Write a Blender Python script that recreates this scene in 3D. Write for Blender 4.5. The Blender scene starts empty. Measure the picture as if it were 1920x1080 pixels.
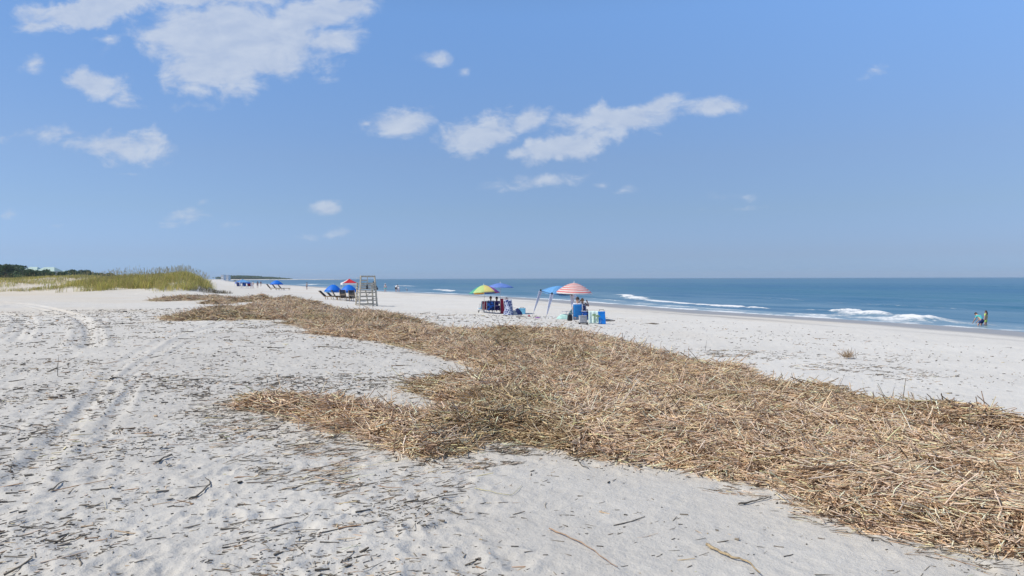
import bpy, math, random
import numpy as np
from mathutils import Vector, Matrix, Euler
R = math.radians
rng = np.random.default_rng(7)
random.seed(7)
sc = bpy.context.scene
col = sc.collection

# ------------------------------------------------------------------ camera
F = 1280.0                       # focal length in photo pixels (photo 1920 wide)
CAM = np.array([0.0, 0.0, 3.2])
cam = bpy.data.cameras.new('camera'); cam.sensor_width = 36; cam.lens = 36*F/1920
cam.clip_start = 0.1; cam.clip_end = 60000
camo = bpy.data.objects.new('camera', cam); col.objects.link(camo)
MC = Matrix.Rotation(R(90-0.82), 4, 'X') @ Matrix.Rotation(R(-0.15), 4, 'Z')
camo.matrix_world = Matrix.Translation(CAM) @ MC
sc.camera = camo

# ------------------------------------------------------------------ light
SUN_EL, SUN_AZ = 50, -105        # azimuth clockwise from +Y (view direction)
W = bpy.data.worlds.new('World'); sc.world = W; W.use_nodes = True
sc.view_settings.view_transform = 'Standard'; sc.view_settings.look = 'None'
sc.view_settings.exposure = 0.0; sc.view_settings.gamma = 1
def build_world():
    nt = W.node_tree; nt.nodes.clear(); N = nt.nodes.new; L = nt.links.new
    out = N('ShaderNodeOutputWorld')
    sky = N('ShaderNodeTexSky'); sky.sky_type = 'NISHITA'; sky.sun_disc = False
    sky.sun_elevation = R(SUN_EL); sky.sun_rotation = R(-SUN_AZ)
    sky.altitude = 0; sky.air_density = 1.0; sky.dust_density = 0.3; sky.ozone_density = 3.0
    b1 = N('ShaderNodeBackground'); b1.inputs[1].default_value = 0.08
    tc = N('ShaderNodeTexCoord'); sp = N('ShaderNodeSeparateXYZ'); L(tc.outputs['Generated'], sp.inputs[0])
    def M(op, a, b=None, c=None, clamp=False):
        n = N('ShaderNodeMath'); n.operation = op; n.use_clamp = clamp
        for i, v in enumerate((a, b, c)):
            if v is None: continue
            if isinstance(v, (int, float)): n.inputs[i].default_value = v
            else: L(v, n.inputs[i])
        return n.outputs[0]
    yy = M('MAXIMUM', sp.outputs[1], 0.05)
    u = M('DIVIDE', sp.outputs[0], yy); v = M('DIVIDE', sp.outputs[2], yy)
    cb = N('ShaderNodeCombineXYZ'); L(u, cb.inputs[0]); L(v, cb.inputs[1])
    # air colour: gradient of the clear sky from horizon to zenith
    tr = N('ShaderNodeValToRGB'); e = tr.color_ramp.elements; vz = M('DIVIDE', sp.outputs[2], M('MAXIMUM', M('SQRT', M('SUBTRACT', 1.0, M('MULTIPLY', sp.outputs[2], sp.outputs[2]))), .01))
    e[0].position = 0.0; e[0].color = (.57/3,.98/3,2.0/3,1); e[1].position = 1.0; e[1].color = (.62/3,.60/3,.58/3,1)
    for ps, c_ in ((.0163,(.68,.875,1.51)), (.0475,(.93,1.03,1.34)), (.085,(1.19,1.25,1.48)), (.19,(1.66,1.96,2.28)), (.25,(1.7,2.0,2.2)), (.45,(.85,.86,.86))):
        q_ = e.new(ps); q_.color = tuple(k/3 for k in c_)+(1,)
    L(M('MULTIPLY', vz, .5, None, True), tr.inputs[0])
    tm = N('ShaderNodeVectorMath'); tm.operation = 'MULTIPLY'; L(sky.outputs[0], tm.inputs[0]); L(tr.outputs[0], tm.inputs[1])
    ts = N('ShaderNodeVectorMath'); ts.operation = 'SCALE'; ts.inputs['Scale'].default_value = 3.0; L(tm.outputs[0], ts.inputs[0]); L(ts.outputs[0], b1.inputs[0])
    # clouds: centre px,py, half sizes, tilt, strength - turned into sky directions
    CL = [(455,72,205,80,0,1.5),(400,128,105,52,0,1.3),(560,45,130,55,10,1.3),(620,82,75,30,8,1.0),(330,66,90,26,0,1.0),(650,22,70,28,20,1.1),
      (190,12,150,34,6,1.3),(80,45,52,16,5,0.75),(330,2,130,20,0,0.9),(210,68,28,11,0,0.45),(60,122,26,15,10,0.5),
      (182,158,66,36,-5,1.05),(228,192,40,10,-8,0.4),(222,272,100,34,-4,0.85),(95,250,90,17,0,0.5),(752,228,76,26,8,1.0),(690,237,22,10,0,0.7),
      (905,250,78,42,5,1.15),(990,228,52,20,25,0.8),(1065,268,112,31,12,1.3),(972,288,42,16,15,1.0),(1150,222,130,32,6,1.05),
      (1240,195,60,17,15,0.75),(1337,203,66,20,6,1.0),(1010,340,86,16,6,0.6),(1130,345,24,8,0,0.5),(1172,360,34,12,8,0.55),
      (1392,366,44,13,4,0.45),(1385,392,44,6,0,0.3),(815,112,34,17,-15,0.6),(868,135,16,10,0,0.45),(612,390,40,13,5,0.65),(348,410,48,15,10,0.55),
      (385,380,18,7,0,0.4),(620,437,42,9,5,0.35),(22,397,18,11,0,0.5),(100,423,32,7,5,0.35),(435,418,26,8,5,0.35),(1632,140,32,8,22,0.3),
      (455,0,130,14,0,0.8),(370,200,30,10,0,0.25),(240,324,22,5,0,0.35),(440,-90,300,60,0,1.2),(900,-150,400,60,0,1.0),(2300,100,200,50,0,1.0),(-400,150,220,60,0,1.0)]
    # domain warp for ragged outlines
    nw = N('ShaderNodeTexNoise'); nw.inputs['Scale'].default_value = 14; nw.inputs['Detail'].default_value = 6; nw.inputs['Roughness'].default_value = .6
    L(cb.outputs[0], nw.inputs[0])
    wv = N('ShaderNodeVectorMath'); wv.operation = 'MULTIPLY_ADD'
    L(nw.outputs['Color'], wv.inputs[0]); wv.inputs[1].default_value = (.10,.07,0); wv.inputs[2].default_value = (-.05,-.035,0)
    wa = N('ShaderNodeVectorMath'); wa.operation = 'ADD'; L(cb.outputs[0], wa.inputs[0]); L(wv.outputs[0], wa.inputs[1])
    small = N('ShaderNodeVectorMath'); small.operation = 'MULTIPLY_ADD'
    L(wv.outputs[0], small.inputs[0]); small.inputs[1].default_value = (.45,.4,0); L(cb.outputs[0], small.inputs[2])
    m = None
    for (px,py,hw,hh,rot,s) in CL:
        mp = N('ShaderNodeMapping'); mp.vector_type = 'TEXTURE'
        L(wa.outputs[0] if hh > 30 else small.outputs[0], mp.inputs[0])
        mp.inputs['Location'].default_value = ((px-960)/F, (521.7-py)/F, 0)
        mp.inputs['Rotation'].default_value = (0,0,R(rot)); mp.inputs['Scale'].default_value = (hw*1.12/F, hh*1.12/F, 1)
        ln = N('ShaderNodeVectorMath'); ln.operation = 'LENGTH'; L(mp.outputs[0], ln.inputs[0])
        q = M('MULTIPLY_ADD', ln.outputs[1], -s, s)
        m = q if m is None else M('MAXIMUM', m, q)
    m = M('MAXIMUM', m, -1.5)
    nz = N('ShaderNodeTexNoise'); nz.inputs['Scale'].default_value = 22; nz.inputs['Detail'].default_value = 9; nz.inputs['Roughness'].default_value = .62; nz.inputs['Distortion'].default_value = .35
    mpn = N('ShaderNodeMapping'); mpn.inputs['Scale'].default_value = (.75,1.35,1); L(cb.outputs[0], mpn.inputs[0]); L(mpn.outputs[0], nz.inputs[0])
    d = M('MULTIPLY_ADD', nz.outputs[0], 3.0, -1.48)
    d = M('ADD', M('MULTIPLY', m, 1.6), d)
    a = N('ShaderNodeMapRange'); a.interpolation_type = 'SMOOTHSTEP'
    L(d, a.inputs[0]); a.inputs[1].default_value = .0; a.inputs[2].default_value = 1.12
    al = M('MULTIPLY', a.outputs[0], 0.73)
    # thinner toward the horizon
    fade = N('ShaderNodeMapRange'); L(v, fade.inputs[0]); fade.inputs[1].default_value = 0.03; fade.inputs[2].default_value = 0.22; fade.inputs[3].default_value = .8; fade.inputs[4].default_value = 1
    al = M('MULTIPLY', al, fade.outputs[0]); al = M('MULTIPLY', al, M('GREATER_THAN', sp.outputs[1], 0.06))
    # cloud body colour: random tone plus painted sun-lit and grey shaded sides
    n2 = N('ShaderNodeTexNoise'); n2.inputs['Scale'].default_value = 16; n2.inputs['Detail'].default_value = 6
    off = N('ShaderNodeVectorMath'); off.operation = 'ADD'; off.inputs[1].default_value = (3.1,1.7,0.5); L(mpn.outputs[0], off.inputs[0]); L(off.outputs[0], n2.inputs[0])
    cr = N('ShaderNodeValToRGB'); cr.color_ramp.elements[0].position = .35; cr.color_ramp.elements[0].color = (.47,.55,.71,1)
    cr.color_ramp.elements[1].position = .62; cr.color_ramp.elements[1].color = (.72,.765,.83,1); nb = N('ShaderNodeTexNoise')
    cr.color_ramp.interpolation = 'B_SPLINE'; cr.color_ramp.elements[0].position = .22; cr.color_ramp.elements[1].position = .78
    for k_ in ('Scale','Detail','Roughness','Distortion'): nb.inputs[k_].default_value = nz.inputs[k_].default_value
    ob = N('ShaderNodeVectorMath'); ob.operation = 'ADD'; ob.inputs[1].default_value = (-.007,.012,0); L(mpn.outputs[0], ob.inputs[0]); L(ob.outputs[0], nb.inputs[0])
    lit = M('MULTIPLY_ADD', M('SUBTRACT', nz.outputs[0], nb.outputs[0]), 1.15, .22)
    L(M('ADD', lit, M('MULTIPLY', n2.outputs[0], .55)), cr.inputs[0])
    b2 = N('ShaderNodeBackground'); b2.inputs[1].default_value = 1.0; L(cr.outputs[0], b2.inputs[0])
    mx = N('ShaderNodeMixShader'); L(al, mx.inputs[0]); L(b1.outputs[0], mx.inputs[1]); L(b2.outputs[0], mx.inputs[2])
    L(mx.outputs[0], out.inputs[0])
build_world()
sl = bpy.data.lights.new('sun', 'SUN'); sl.energy = 4.3; sl.angle = R(0.53); sl.color = (1.0, .945, .86)
so = bpy.data.objects.new('sun', sl); col.objects.link(so); so.location = (-50,-10,80)
sd_ = Vector((math.sin(R(SUN_AZ))*math.cos(R(SUN_EL)), math.cos(R(SUN_AZ))*math.cos(R(SUN_EL)), math.sin(R(SUN_EL))))
so.rotation_euler = sd_.to_track_quat('Z', 'Y').to_euler()

# ------------------------------------------------------------------ numpy helpers
def vnoise(x, y, seed=0):
    xi = np.floor(x).astype(np.int64); yi = np.floor(y).astype(np.int64)
    xf = x-xi; yf = y-yi
    def h(a, b):
        n = (a*374761393 + b*668265263 + seed*2147483647 + 12345) & 0xffffffff
        n = ((n ^ (n >> 13))*1274126177) & 0xffffffff
        return ((n ^ (n >> 16)) & 0xffff)/65535.0
    s = xf*xf*(3-2*xf); t = yf*yf*(3-2*yf)
    return (h(xi,yi)*(1-s)+h(xi+1,yi)*s)*(1-t) + (h(xi,yi+1)*(1-s)+h(xi+1,yi+1)*s)*t
def fbm(x, y, oct=4, seed=0, gain=.5):
    a = 1; t = 0; s = 0
    for i in range(oct):
        t = t + a*vnoise(x*2**i+i*17.3, y*2**i+i*9.1, seed+i); s += a; a *= gain
    return t/s
def sstep(a, b, x):
    t = np.clip((x-a)/(b-a), 0, 1); return t*t*(3-2*t)

# ------------------------------------------------------------------ shore and terrain
_SH = [(80,-300),(56,-90),(48,-30),(43,0),(38,15),(30,40),(25.8,50.5),(22,58.5),(17,70),(10,91),(-8.4,133),(-32,171),(-80,279),(-270,680),(-560,1350),(-800,2050),(-640,2750),(-1500,3400),(-3500,6500)]
def catmull(P, k=3):
    P = np.array(P, float); o = []
    for i in range(len(P)-1):
        p0 = P[max(i-1,0)]; p1 = P[i]; p2 = P[i+1]; p3 = P[min(i+2,len(P)-1)]
        for t in np.arange(k)/k:
            o.append(.5*((2*p1)+(p2-p0)*t+(2*p0-5*p1+4*p2-p3)*t*t+(3*p1-p0-3*p2+p3)*t**3))
    o.append(P[-1]); return np.array(o)
SH = catmull(_SH, 2)
def seg_dist(x, y, P, closed=False):
    """distance, signed side (+ = left of travel), arc length of nearest point"""
    best = np.full(x.shape, 1e18); side = np.zeros(x.shape); arc = np.zeros(x.shape); acc = 0
    n = len(P); m = n if closed else n-1
    for i in range(m):
        ax, ay = P[i]; bx, by = P[(i+1) % n]; dx, dy = bx-ax, by-ay; L2 = dx*dx+dy*dy+1e-12
        t = np.clip(((x-ax)*dx+(y-ay)*dy)/L2, 0, 1)
        qx = x-ax-t*dx; qy = y-ay-t*dy; d2 = qx*qx+qy*qy
        w = d2 < best
        best = np.where(w, d2, best); side = np.where(w, dx*qy-dy*qx, side); arc = np.where(w, acc+t*math.sqrt(L2), arc)
        acc += math.sqrt(L2)
    return np.sqrt(best), np.where(side >= 0, 1, -1), arc
def shore(x, y):
    d, s, a = seg_dist(x, y, SH); return d*s, a
DUNES = [(-44,92,11,11,25,1.65),(-38,84,6,6,20,.75),(-98,130,27,15,10,1.1),(-75,140,20,12,20,1.0),(-62,118,14,9,20,.7),(-140,150,40,25,0,1.1),(-55,84,7,3.0,10,.35),(-73,86,4.5,3.0,15,.45),(-47,76.5,6,3,12,.22)]
def dune_z(x, y):
    z = np.zeros(x.shape)
    for (cx, cy, rx, ry, rot, h) in DUNES:
        c, s = math.cos(R(rot)), math.sin(R(rot)); a = ((x-cx)*c+(y-cy)*s)/rx; b = (-(x-cx)*s+(y-cy)*c)/ry
        q = a*a+b*b
        z = z + h*np.exp(-(q**1.6)*.9)
    u, _ = shore(x, y)
    return z*(.7+.6*fbm(x/5, y/5, 3, 5))*sstep(26, 40, u)*sstep(1, -5, x+33+.44*(y-77))
def base_z(x, y):
    u, _ = shore(x, y)
    z = np.interp(u, [-90,0,4,9,14,24,31,38,44,60,120,400], [-3,0,.15,.33,.5,.70,.93,1.25,1.46,1.55,1.8,2.0])
    return z + np.where(u > 24, dune_z(x, y), 0)
def ray(px, py):
    d = MC.to_3x3() @ Vector(((px-960)/F, (540-py)/F, -1)); return np.array(d)
def hit(px, py, extra=0.0, fn=None, tmax=6000):
    d = ray(px, py); t = np.geomspace(1.5, tmax, 1500)
    x = d[0]*t; y = d[1]*t; z = CAM[2]+d[2]*t
    g = (base_z(x, y) if fn is None else fn(x, y))+extra
    k = np.where(z < g)[0]
    if not len(k): return np.array([x[-1], y[-1], g[-1]])
    k = max(k[0], 1); a = z[k-1]-g[k-1]; b = z[k]-g[k]; f = a/(a-b)
    return np.array([x[k-1]+f*(x[k]-x[k-1]), y[k-1]+f*(y[k]-y[k-1]), z[k-1]+f*(z[k]-z[k-1])])
sea0 = lambda x, y: np.zeros(x.shape)
def hits(L, extra=0.0, fn=None): return np.array([hit(a, b, extra, fn)[:2] for a, b in L])

# ------------------------------------------------------------------ mesh helpers
def np_mesh(name, V, Q, colr=None, attrs=None, smooth=True, mat=None):
    me = bpy.data.meshes.new(name); k = Q.shape[1]
    me.vertices.add(len(V)); me.vertices.foreach_set('co', V.astype(np.float32).ravel())
    me.loops.add(Q.size); me.loops.foreach_set('vertex_index', Q.astype(np.int32).ravel())
    me.polygons.add(len(Q)); me.polygons.foreach_set('loop_start', np.arange(0, Q.size, k, dtype=np.int32))
    me.polygons.foreach_set('use_smooth', np.full(len(Q), smooth))
    if colr is not None:
        a = me.attributes.new('col', 'FLOAT_COLOR', 'POINT'); a.data.foreach_set('color', np.c_[colr, np.ones(len(colr))].astype(np.float32).ravel())
    for n, v in (attrs or {}).items():
        a = me.attributes.new(n, 'FLOAT', 'POINT'); a.data.foreach_set('value', v.astype(np.float32).ravel())
    me.update(calc_edges=True); me.validate()
    if mat: me.materials.append(mat)
    return me
def tag(o, label=None, cat=None, group=None, kind=None):
    for k, v in (('label', label), ('category', cat), ('group', group), ('kind', kind)):
        if v: o[k] = v
    return o
def mkobj(name, me, parent=None):
    o = bpy.data.objects.new(name, me); col.objects.link(o); o.parent = parent; return o
def empty(name, loc, rz=0, label=None, cat=None, group=None):
    o = bpy.data.objects.new(name, None); col.objects.link(o); o.location = loc; o.rotation_euler = (0,0,rz); o.empty_display_size = .2
    return tag(o, label, cat, group)

class MB:
    def __init__(s): s.v = []; s.f = []; s.m = []
    def add(s, V, Fc, mi=0):
        b = len(s.v); s.v += [tuple(p) for p in V]; s.f += [tuple(i+b for i in f) for f in Fc]; s.m += [mi]*len(Fc)
    def box(s, c, d, rot=(0,0,0), mi=0, taper=1.0):
        E = Euler(rot).to_matrix(); V = []
        for z in (-1, 1):
            k = taper if z > 0 else 1
            for x, y in ((-1,-1),(1,-1),(1,1),(-1,1)):
                V.append(E @ Vector((x*d[0]/2*k, y*d[1]/2*k, z*d[2]/2)) + Vector(c))
        s.add(V, [(0,3,2,1),(4,5,6,7),(0,1,5,4),(1,2,6,5),(2,3,7,6),(3,0,4,7)], mi); return s
    def bar(s, a, b, w, h=None, mi=0):
        a = Vector(a); b = Vector(b); h = h or w; d = b-a; q = d.to_track_quat('Z', 'Y'); V = []
        for p in (a, b):
            for x, y in ((-1,-1),(1,-1),(1,1),(-1,1)): V.append(p + q @ Vector((x*w/2, y*h/2, 0)))
        s.add(V, [(0,3,2,1),(4,5,6,7),(0,1,5,4),(1,2,6,5),(2,3,7,6),(3,0,4,7)], mi); return s
    def tube(s, pts, r, n=8, mi=0, cap=True):
        pts = [Vector(p) for p in pts]; rr = r if isinstance(r, (list, tuple)) else [r]*len(pts); V = []; Fc = []
        for i, p in enumerate(pts):
            d = (pts[min(i+1,len(pts)-1)]-pts[max(i-1,0)]); q = d.to_track_quat('Z', 'Y')
            for k in range(n): V.append(p + q @ Vector((rr[i]*math.cos(2*math.pi*k/n), rr[i]*math.sin(2*math.pi*k/n), 0)))
        for i in range(len(pts)-1):
            for k in range(n): Fc.append((i*n+k, i*n+(k+1)%n, (i+1)*n+(k+1)%n, (i+1)*n+k))
        if cap: Fc += [tuple(range(n))[::-1], tuple((len(pts)-1)*n+k for k in range(n))]
        s.add(V, Fc, mi); return s
    def ball(s, c, r, seg=12, rings=8, mi=0, z0=-1, z1=1):
        r = r if isinstance(r, (list, tuple)) else (r,)*3; V = []; Fc = []
        for i in range(rings+1):
            t = math.asin(z0)+(math.asin(z1)-math.asin(z0))*i/rings
            for k in range(seg): V.append((c[0]+r[0]*math.cos(t)*math.cos(2*math.pi*k/seg), c[1]+r[1]*math.cos(t)*math.sin(2*math.pi*k/seg), c[2]+r[2]*math.sin(t)))
        for i in range(rings):
            for k in range(seg): Fc.append((i*seg+k, i*seg+(k+1)%seg, (i+1)*seg+(k+1)%seg, (i+1)*seg+k))
        s.add(V, Fc, mi); return s
    def build(s, name, mats, parent=None, smooth=False, solid=0):
        me = bpy.data.meshes.new(name); me.from_pydata(s.v, [], s.f); mats = mats if isinstance(mats, (list, tuple)) else [mats]
        for m in mats: me.materials.append(m)
        me.polygons.foreach_set('material_index', s.m)
        if smooth: me.polygons.foreach_set('use_smooth', [True]*len(s.f))
        me.update(); o = mkobj(name, me, parent)
        if solid:
            md = o.modifiers.new('thickness', 'SOLIDIFY'); md.thickness = solid; md.offset = 0
        return o

# ------------------------------------------------------------------ materials
def mat(name, c, rough=.7, var=.12, scale=8, bump=.0, metal=0, sss=0, emit=None, transl=0):
    m = bpy.data.materials.new(name); m.use_nodes = True; nt = m.node_tree; N = nt.nodes.new; L = nt.links.new
    p = nt.nodes['Principled BSDF']; p.inputs['Roughness'].default_value = rough; p.inputs['Metallic'].default_value = metal
    tc = N('ShaderNodeTexCoord'); n = N('ShaderNodeTexNoise'); n.inputs['Scale'].default_value = scale; n.inputs['Detail'].default_value = 5
    L(tc.outputs['Object'], n.inputs[0])
    r = N('ShaderNodeValToRGB'); r.color_ramp.elements[0].position = .3; r.color_ramp.elements[1].position = .7
    r.color_ramp.elements[0].color = tuple(max(0, x*(1-var)) for x in c)+(1,); r.color_ramp.elements[1].color = tuple(min(1, x*(1+var)) for x in c)+(1,)
    L(n.outputs[0], r.inputs[0]); L(r.outputs[0], p.inputs['Base Color'])
    if bump:
        b = N('ShaderNodeBump'); b.inputs['Strength'].default_value = bump; b.inputs['Distance'].default_value = .02; L(n.outputs[0], b.inputs['Height']); L(b.outputs[0], p.inputs['Normal'])
    if transl:
        t = N('ShaderNodeBsdfTranslucent'); L(r.outputs[0], t.inputs[0]); mx = N('ShaderNodeMixShader'); mx.inputs[0].default_value = transl
        L(p.outputs[0], mx.inputs[1]); L(t.outputs[0], mx.inputs[2]); L(mx.outputs[0], nt.nodes['Material Output'].inputs[0])
    return m
def attr_mat(name, rough=.7, transl=0, spec=.3, varscale=0):
    m = bpy.data.materials.new(name); m.use_nodes = True; nt = m.node_tree; N = nt.nodes.new; L = nt.links.new
    p = nt.nodes['Principled BSDF']; p.inputs['Roughness'].default_value = rough; p.inputs['Specular IOR Level'].default_value = spec
    a = N('ShaderNodeAttribute'); a.attribute_name = 'col'; src = a.outputs['Color']
    if varscale:
        tc = N('ShaderNodeTexCoord'); n = N('ShaderNodeTexNoise'); n.inputs['Scale'].default_value = varscale; n.inputs['Detail'].default_value = 3; L(tc.outputs['Object'], n.inputs[0])
        mr = N('ShaderNodeMapRange'); L(n.outputs[0], mr.inputs[0]); mr.inputs[1].default_value = .3; mr.inputs[2].default_value = .7; mr.inputs[3].default_value = .7; mr.inputs[4].default_value = 1.2
        vm = N('ShaderNodeVectorMath'); vm.operation = 'SCALE'; L(src, vm.inputs[0]); L(mr.outputs[0], vm.inputs['Scale']); src = vm.outputs[0]
    L(src, p.inputs['Base Color'])
    if transl:
        t = N('ShaderNodeBsdfTranslucent'); L(src, t.inputs[0]); mx = N('ShaderNodeMixShader'); mx.inputs[0].default_value = transl
        L(p.outputs[0], mx.inputs[1]); L(t.outputs[0], mx.inputs[2]); L(mx.outputs[0], nt.nodes['Material Output'].inputs[0])
    return m

def sand_material():
    m = bpy.data.materials.new('sand'); m.use_nodes = True; nt = m.node_tree; N = nt.nodes.new; L = nt.links.new
    p = nt.nodes['Principled BSDF']; tc = N('ShaderNodeTexCoord')
    def noise(s, d=4, ro=.55, vec=None):
        n = N('ShaderNodeTexNoise'); n.inputs['Scale'].default_value = s; n.inputs['Detail'].default_value = d; n.inputs['Roughness'].default_value = ro
        L(vec or tc.outputs['Object'], n.inputs[0]); return n.outputs[0]
    def ramp(src, stops):
        r = N('ShaderNodeValToRGB'); e = r.color_ramp.elements
        e[0].position, e[0].color = stops[0][0], stops[0][1]; e[1].position, e[1].color = stops[1][0], stops[1][1]
        L(src, r.inputs[0]); return r.outputs[0]
    def mix(f, a, b):
        x = N('ShaderNodeMix'); x.data_type = 'RGBA'
        L(f, x.inputs[0])
        for i, q in ((6, a), (7, b)):
            if isinstance(q, tuple): x.inputs[i].default_value = q
            else: L(q, x.inputs[i])
        return x.outputs[2]
    c = ramp(noise(.5, 6), [(.3, (.53,.51,.475,1)), (.7, (.62,.60,.56,1))])
    c2 = ramp(noise(9, 6, .65), [(.25, (.5,.5,.5,1)), (.6, (1,1,1,1))])
    mm = N('ShaderNodeMix'); mm.data_type = 'RGBA'; mm.blend_type = 'MULTIPLY'; mm.inputs[0].default_value = .22; L(c, mm.inputs[6]); L(c2, mm.inputs[7]); c = mm.outputs[2]
    # fine dark plant dust lying in drifts on the dry sand
    mp = N('ShaderNodeMapping'); mp.inputs['Rotation'].default_value = (0,0,R(25)); mp.inputs['Scale'].default_value = (.9,1.6,1); L(tc.outputs['Object'], mp.inputs[0])
    sp = noise(11, 7, .75, mp.outputs[0]); dr = noise(.8, 4)
    at = N('ShaderNodeAttribute'); at.attribute_name = 'litter'
    th = N('ShaderNodeMath'); th.operation = 'MULTIPLY_ADD'; L(at.outputs['Fac'], th.inputs[0]); th.inputs[1].default_value = .13; L(sp, th.inputs[2])
    t2 = N('ShaderNodeMath'); t2.operation = 'MULTIPLY_ADD'; L(dr, t2.inputs[0]); t2.inputs[1].default_value = .12; L(th.outputs[0], t2.inputs[2])
    sm = N('ShaderNodeMapRange'); L(t2.outputs[0], sm.inputs[0]); sm.inputs[1].default_value = .71; sm.inputs[2].default_value = .83; sm.inputs[4].default_value = .55
    c = mix(sm.outputs[0], c, (.24,.215,.18,1))
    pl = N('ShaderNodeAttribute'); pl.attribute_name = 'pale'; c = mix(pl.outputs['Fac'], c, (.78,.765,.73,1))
    wm = N('ShaderNodeAttribute'); wm.attribute_name = 'warm'; c = mix(wm.outputs['Fac'], c, (.60,.54,.45,1))
    # wet sand along the water
    wt = N('ShaderNodeAttribute'); wt.attribute_name = 'wet'
    c = mix(wt.outputs['Fac'], c, (.34,.325,.305,1)); L(c, p.inputs['Base Color'])
    rr = N('ShaderNodeMapRange'); L(wt.outputs['Fac'], rr.inputs[0]); rr.inputs[3].default_value = .95; rr.inputs[4].default_value = .38; L(rr.outputs[0], p.inputs['Roughness'])
    p.inputs['Specular IOR Level'].default_value = .25
    b = N('ShaderNodeBump'); b.inputs['Strength'].default_value = .6; b.inputs['Distance'].default_value = .02; L(noise(38, 6, .7), b.inputs['Height'])
    b2 = N('ShaderNodeBump'); b2.inputs['Distance'].default_value = .05; L(noise(4.5, 5, .6), b2.inputs['Height']); L(b.outputs[0], b2.inputs['Normal'])
    bs = N('ShaderNodeMapRange'); L(wt.outputs['Fac'], bs.inputs[0]); bs.inputs[3].default_value = .75; bs.inputs[4].default_value = .05; L(bs.outputs[0], b2.inputs['Strength'])
    L(b2.outputs[0], p.inputs['Normal']); return m

def water_material():
    m = bpy.data.materials.new('sea_water'); m.use_nodes = True; nt = m.node_tree; N = nt.nodes.new; L = nt.links.new
    p = nt.nodes['Principled BSDF']; tc = N('ShaderNodeTexCoord')
    def noise(s, d=4, ro=.55, sc_=(1,1,1), rot=0):
        mp = N('ShaderNodeMapping'); mp.inputs['Scale'].default_value = sc_; mp.inputs['Rotation'].default_value = (0,0,rot); L(tc.outputs['Object'], mp.inputs[0])
        n = N('ShaderNodeTexNoise'); n.inputs['Scale'].default_value = s; n.inputs['Detail'].default_value = d; n.inputs['Roughness'].default_value = ro; L(mp.outputs[0], n.inputs[0]); return n.outputs[0]
    sh = N('ShaderNodeAttribute'); sh.attribute_name = 'shallow'; fo = N('ShaderNodeAttribute'); fo.attribute_name = 'foam'
    r = N('ShaderNodeValToRGB'); e = r.color_ramp.elements; e[0].color = (.016,.105,.205,1); e[1].color = (.045,.155,.205,1); e[0].position = .35; e[1].position = .7
    L(noise(.02, 5, .6, (1,.25,1), R(-20)), r.inputs[0])
    x = N('ShaderNodeMix'); x.data_type = 'RGBA'; L(sh.outputs['Fac'], x.inputs[0]); L(r.outputs[0], x.inputs[6]); x.inputs[7].default_value = (.21,.31,.37,1)
    # broken foam
    fn = noise(2.6, 8, .78, (1,.5,1), R(-22)); a = N('ShaderNodeMath'); a.operation = 'ADD'; L(fo.outputs['Fac'], a.inputs[0]); L(fn, a.inputs[1])
    fr = N('ShaderNodeMapRange'); L(a.outputs[0], fr.inputs[0]); fr.inputs[1].default_value = .80; fr.inputs[2].default_value = 1.08
    y = N('ShaderNodeMix'); y.data_type = 'RGBA'; L(fr.outputs[0], y.inputs[0]); L(x.outputs[2], y.inputs[6]); y.inputs[7].default_value = (.74,.76,.78,1)
    L(y.outputs[2], p.inputs['Base Color'])
    ro = N('ShaderNodeMapRange'); L(fr.outputs[0], ro.inputs[0]); ro.inputs[3].default_value = .28; ro.inputs[4].default_value = .9; L(ro.outputs[0], p.inputs['Roughness'])
    p.inputs['IOR'].default_value = 1.33; p.inputs['Specular IOR Level'].default_value = .5
    b = N('ShaderNodeBump'); b.inputs['Strength'].default_value = .8; b.inputs['Distance'].default_value = .25; L(noise(.55, 7, .62, (1,.35,1), R(-22)), b.inputs['Height'])
    L(b.outputs[0], p.inputs['Normal']); return m

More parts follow.
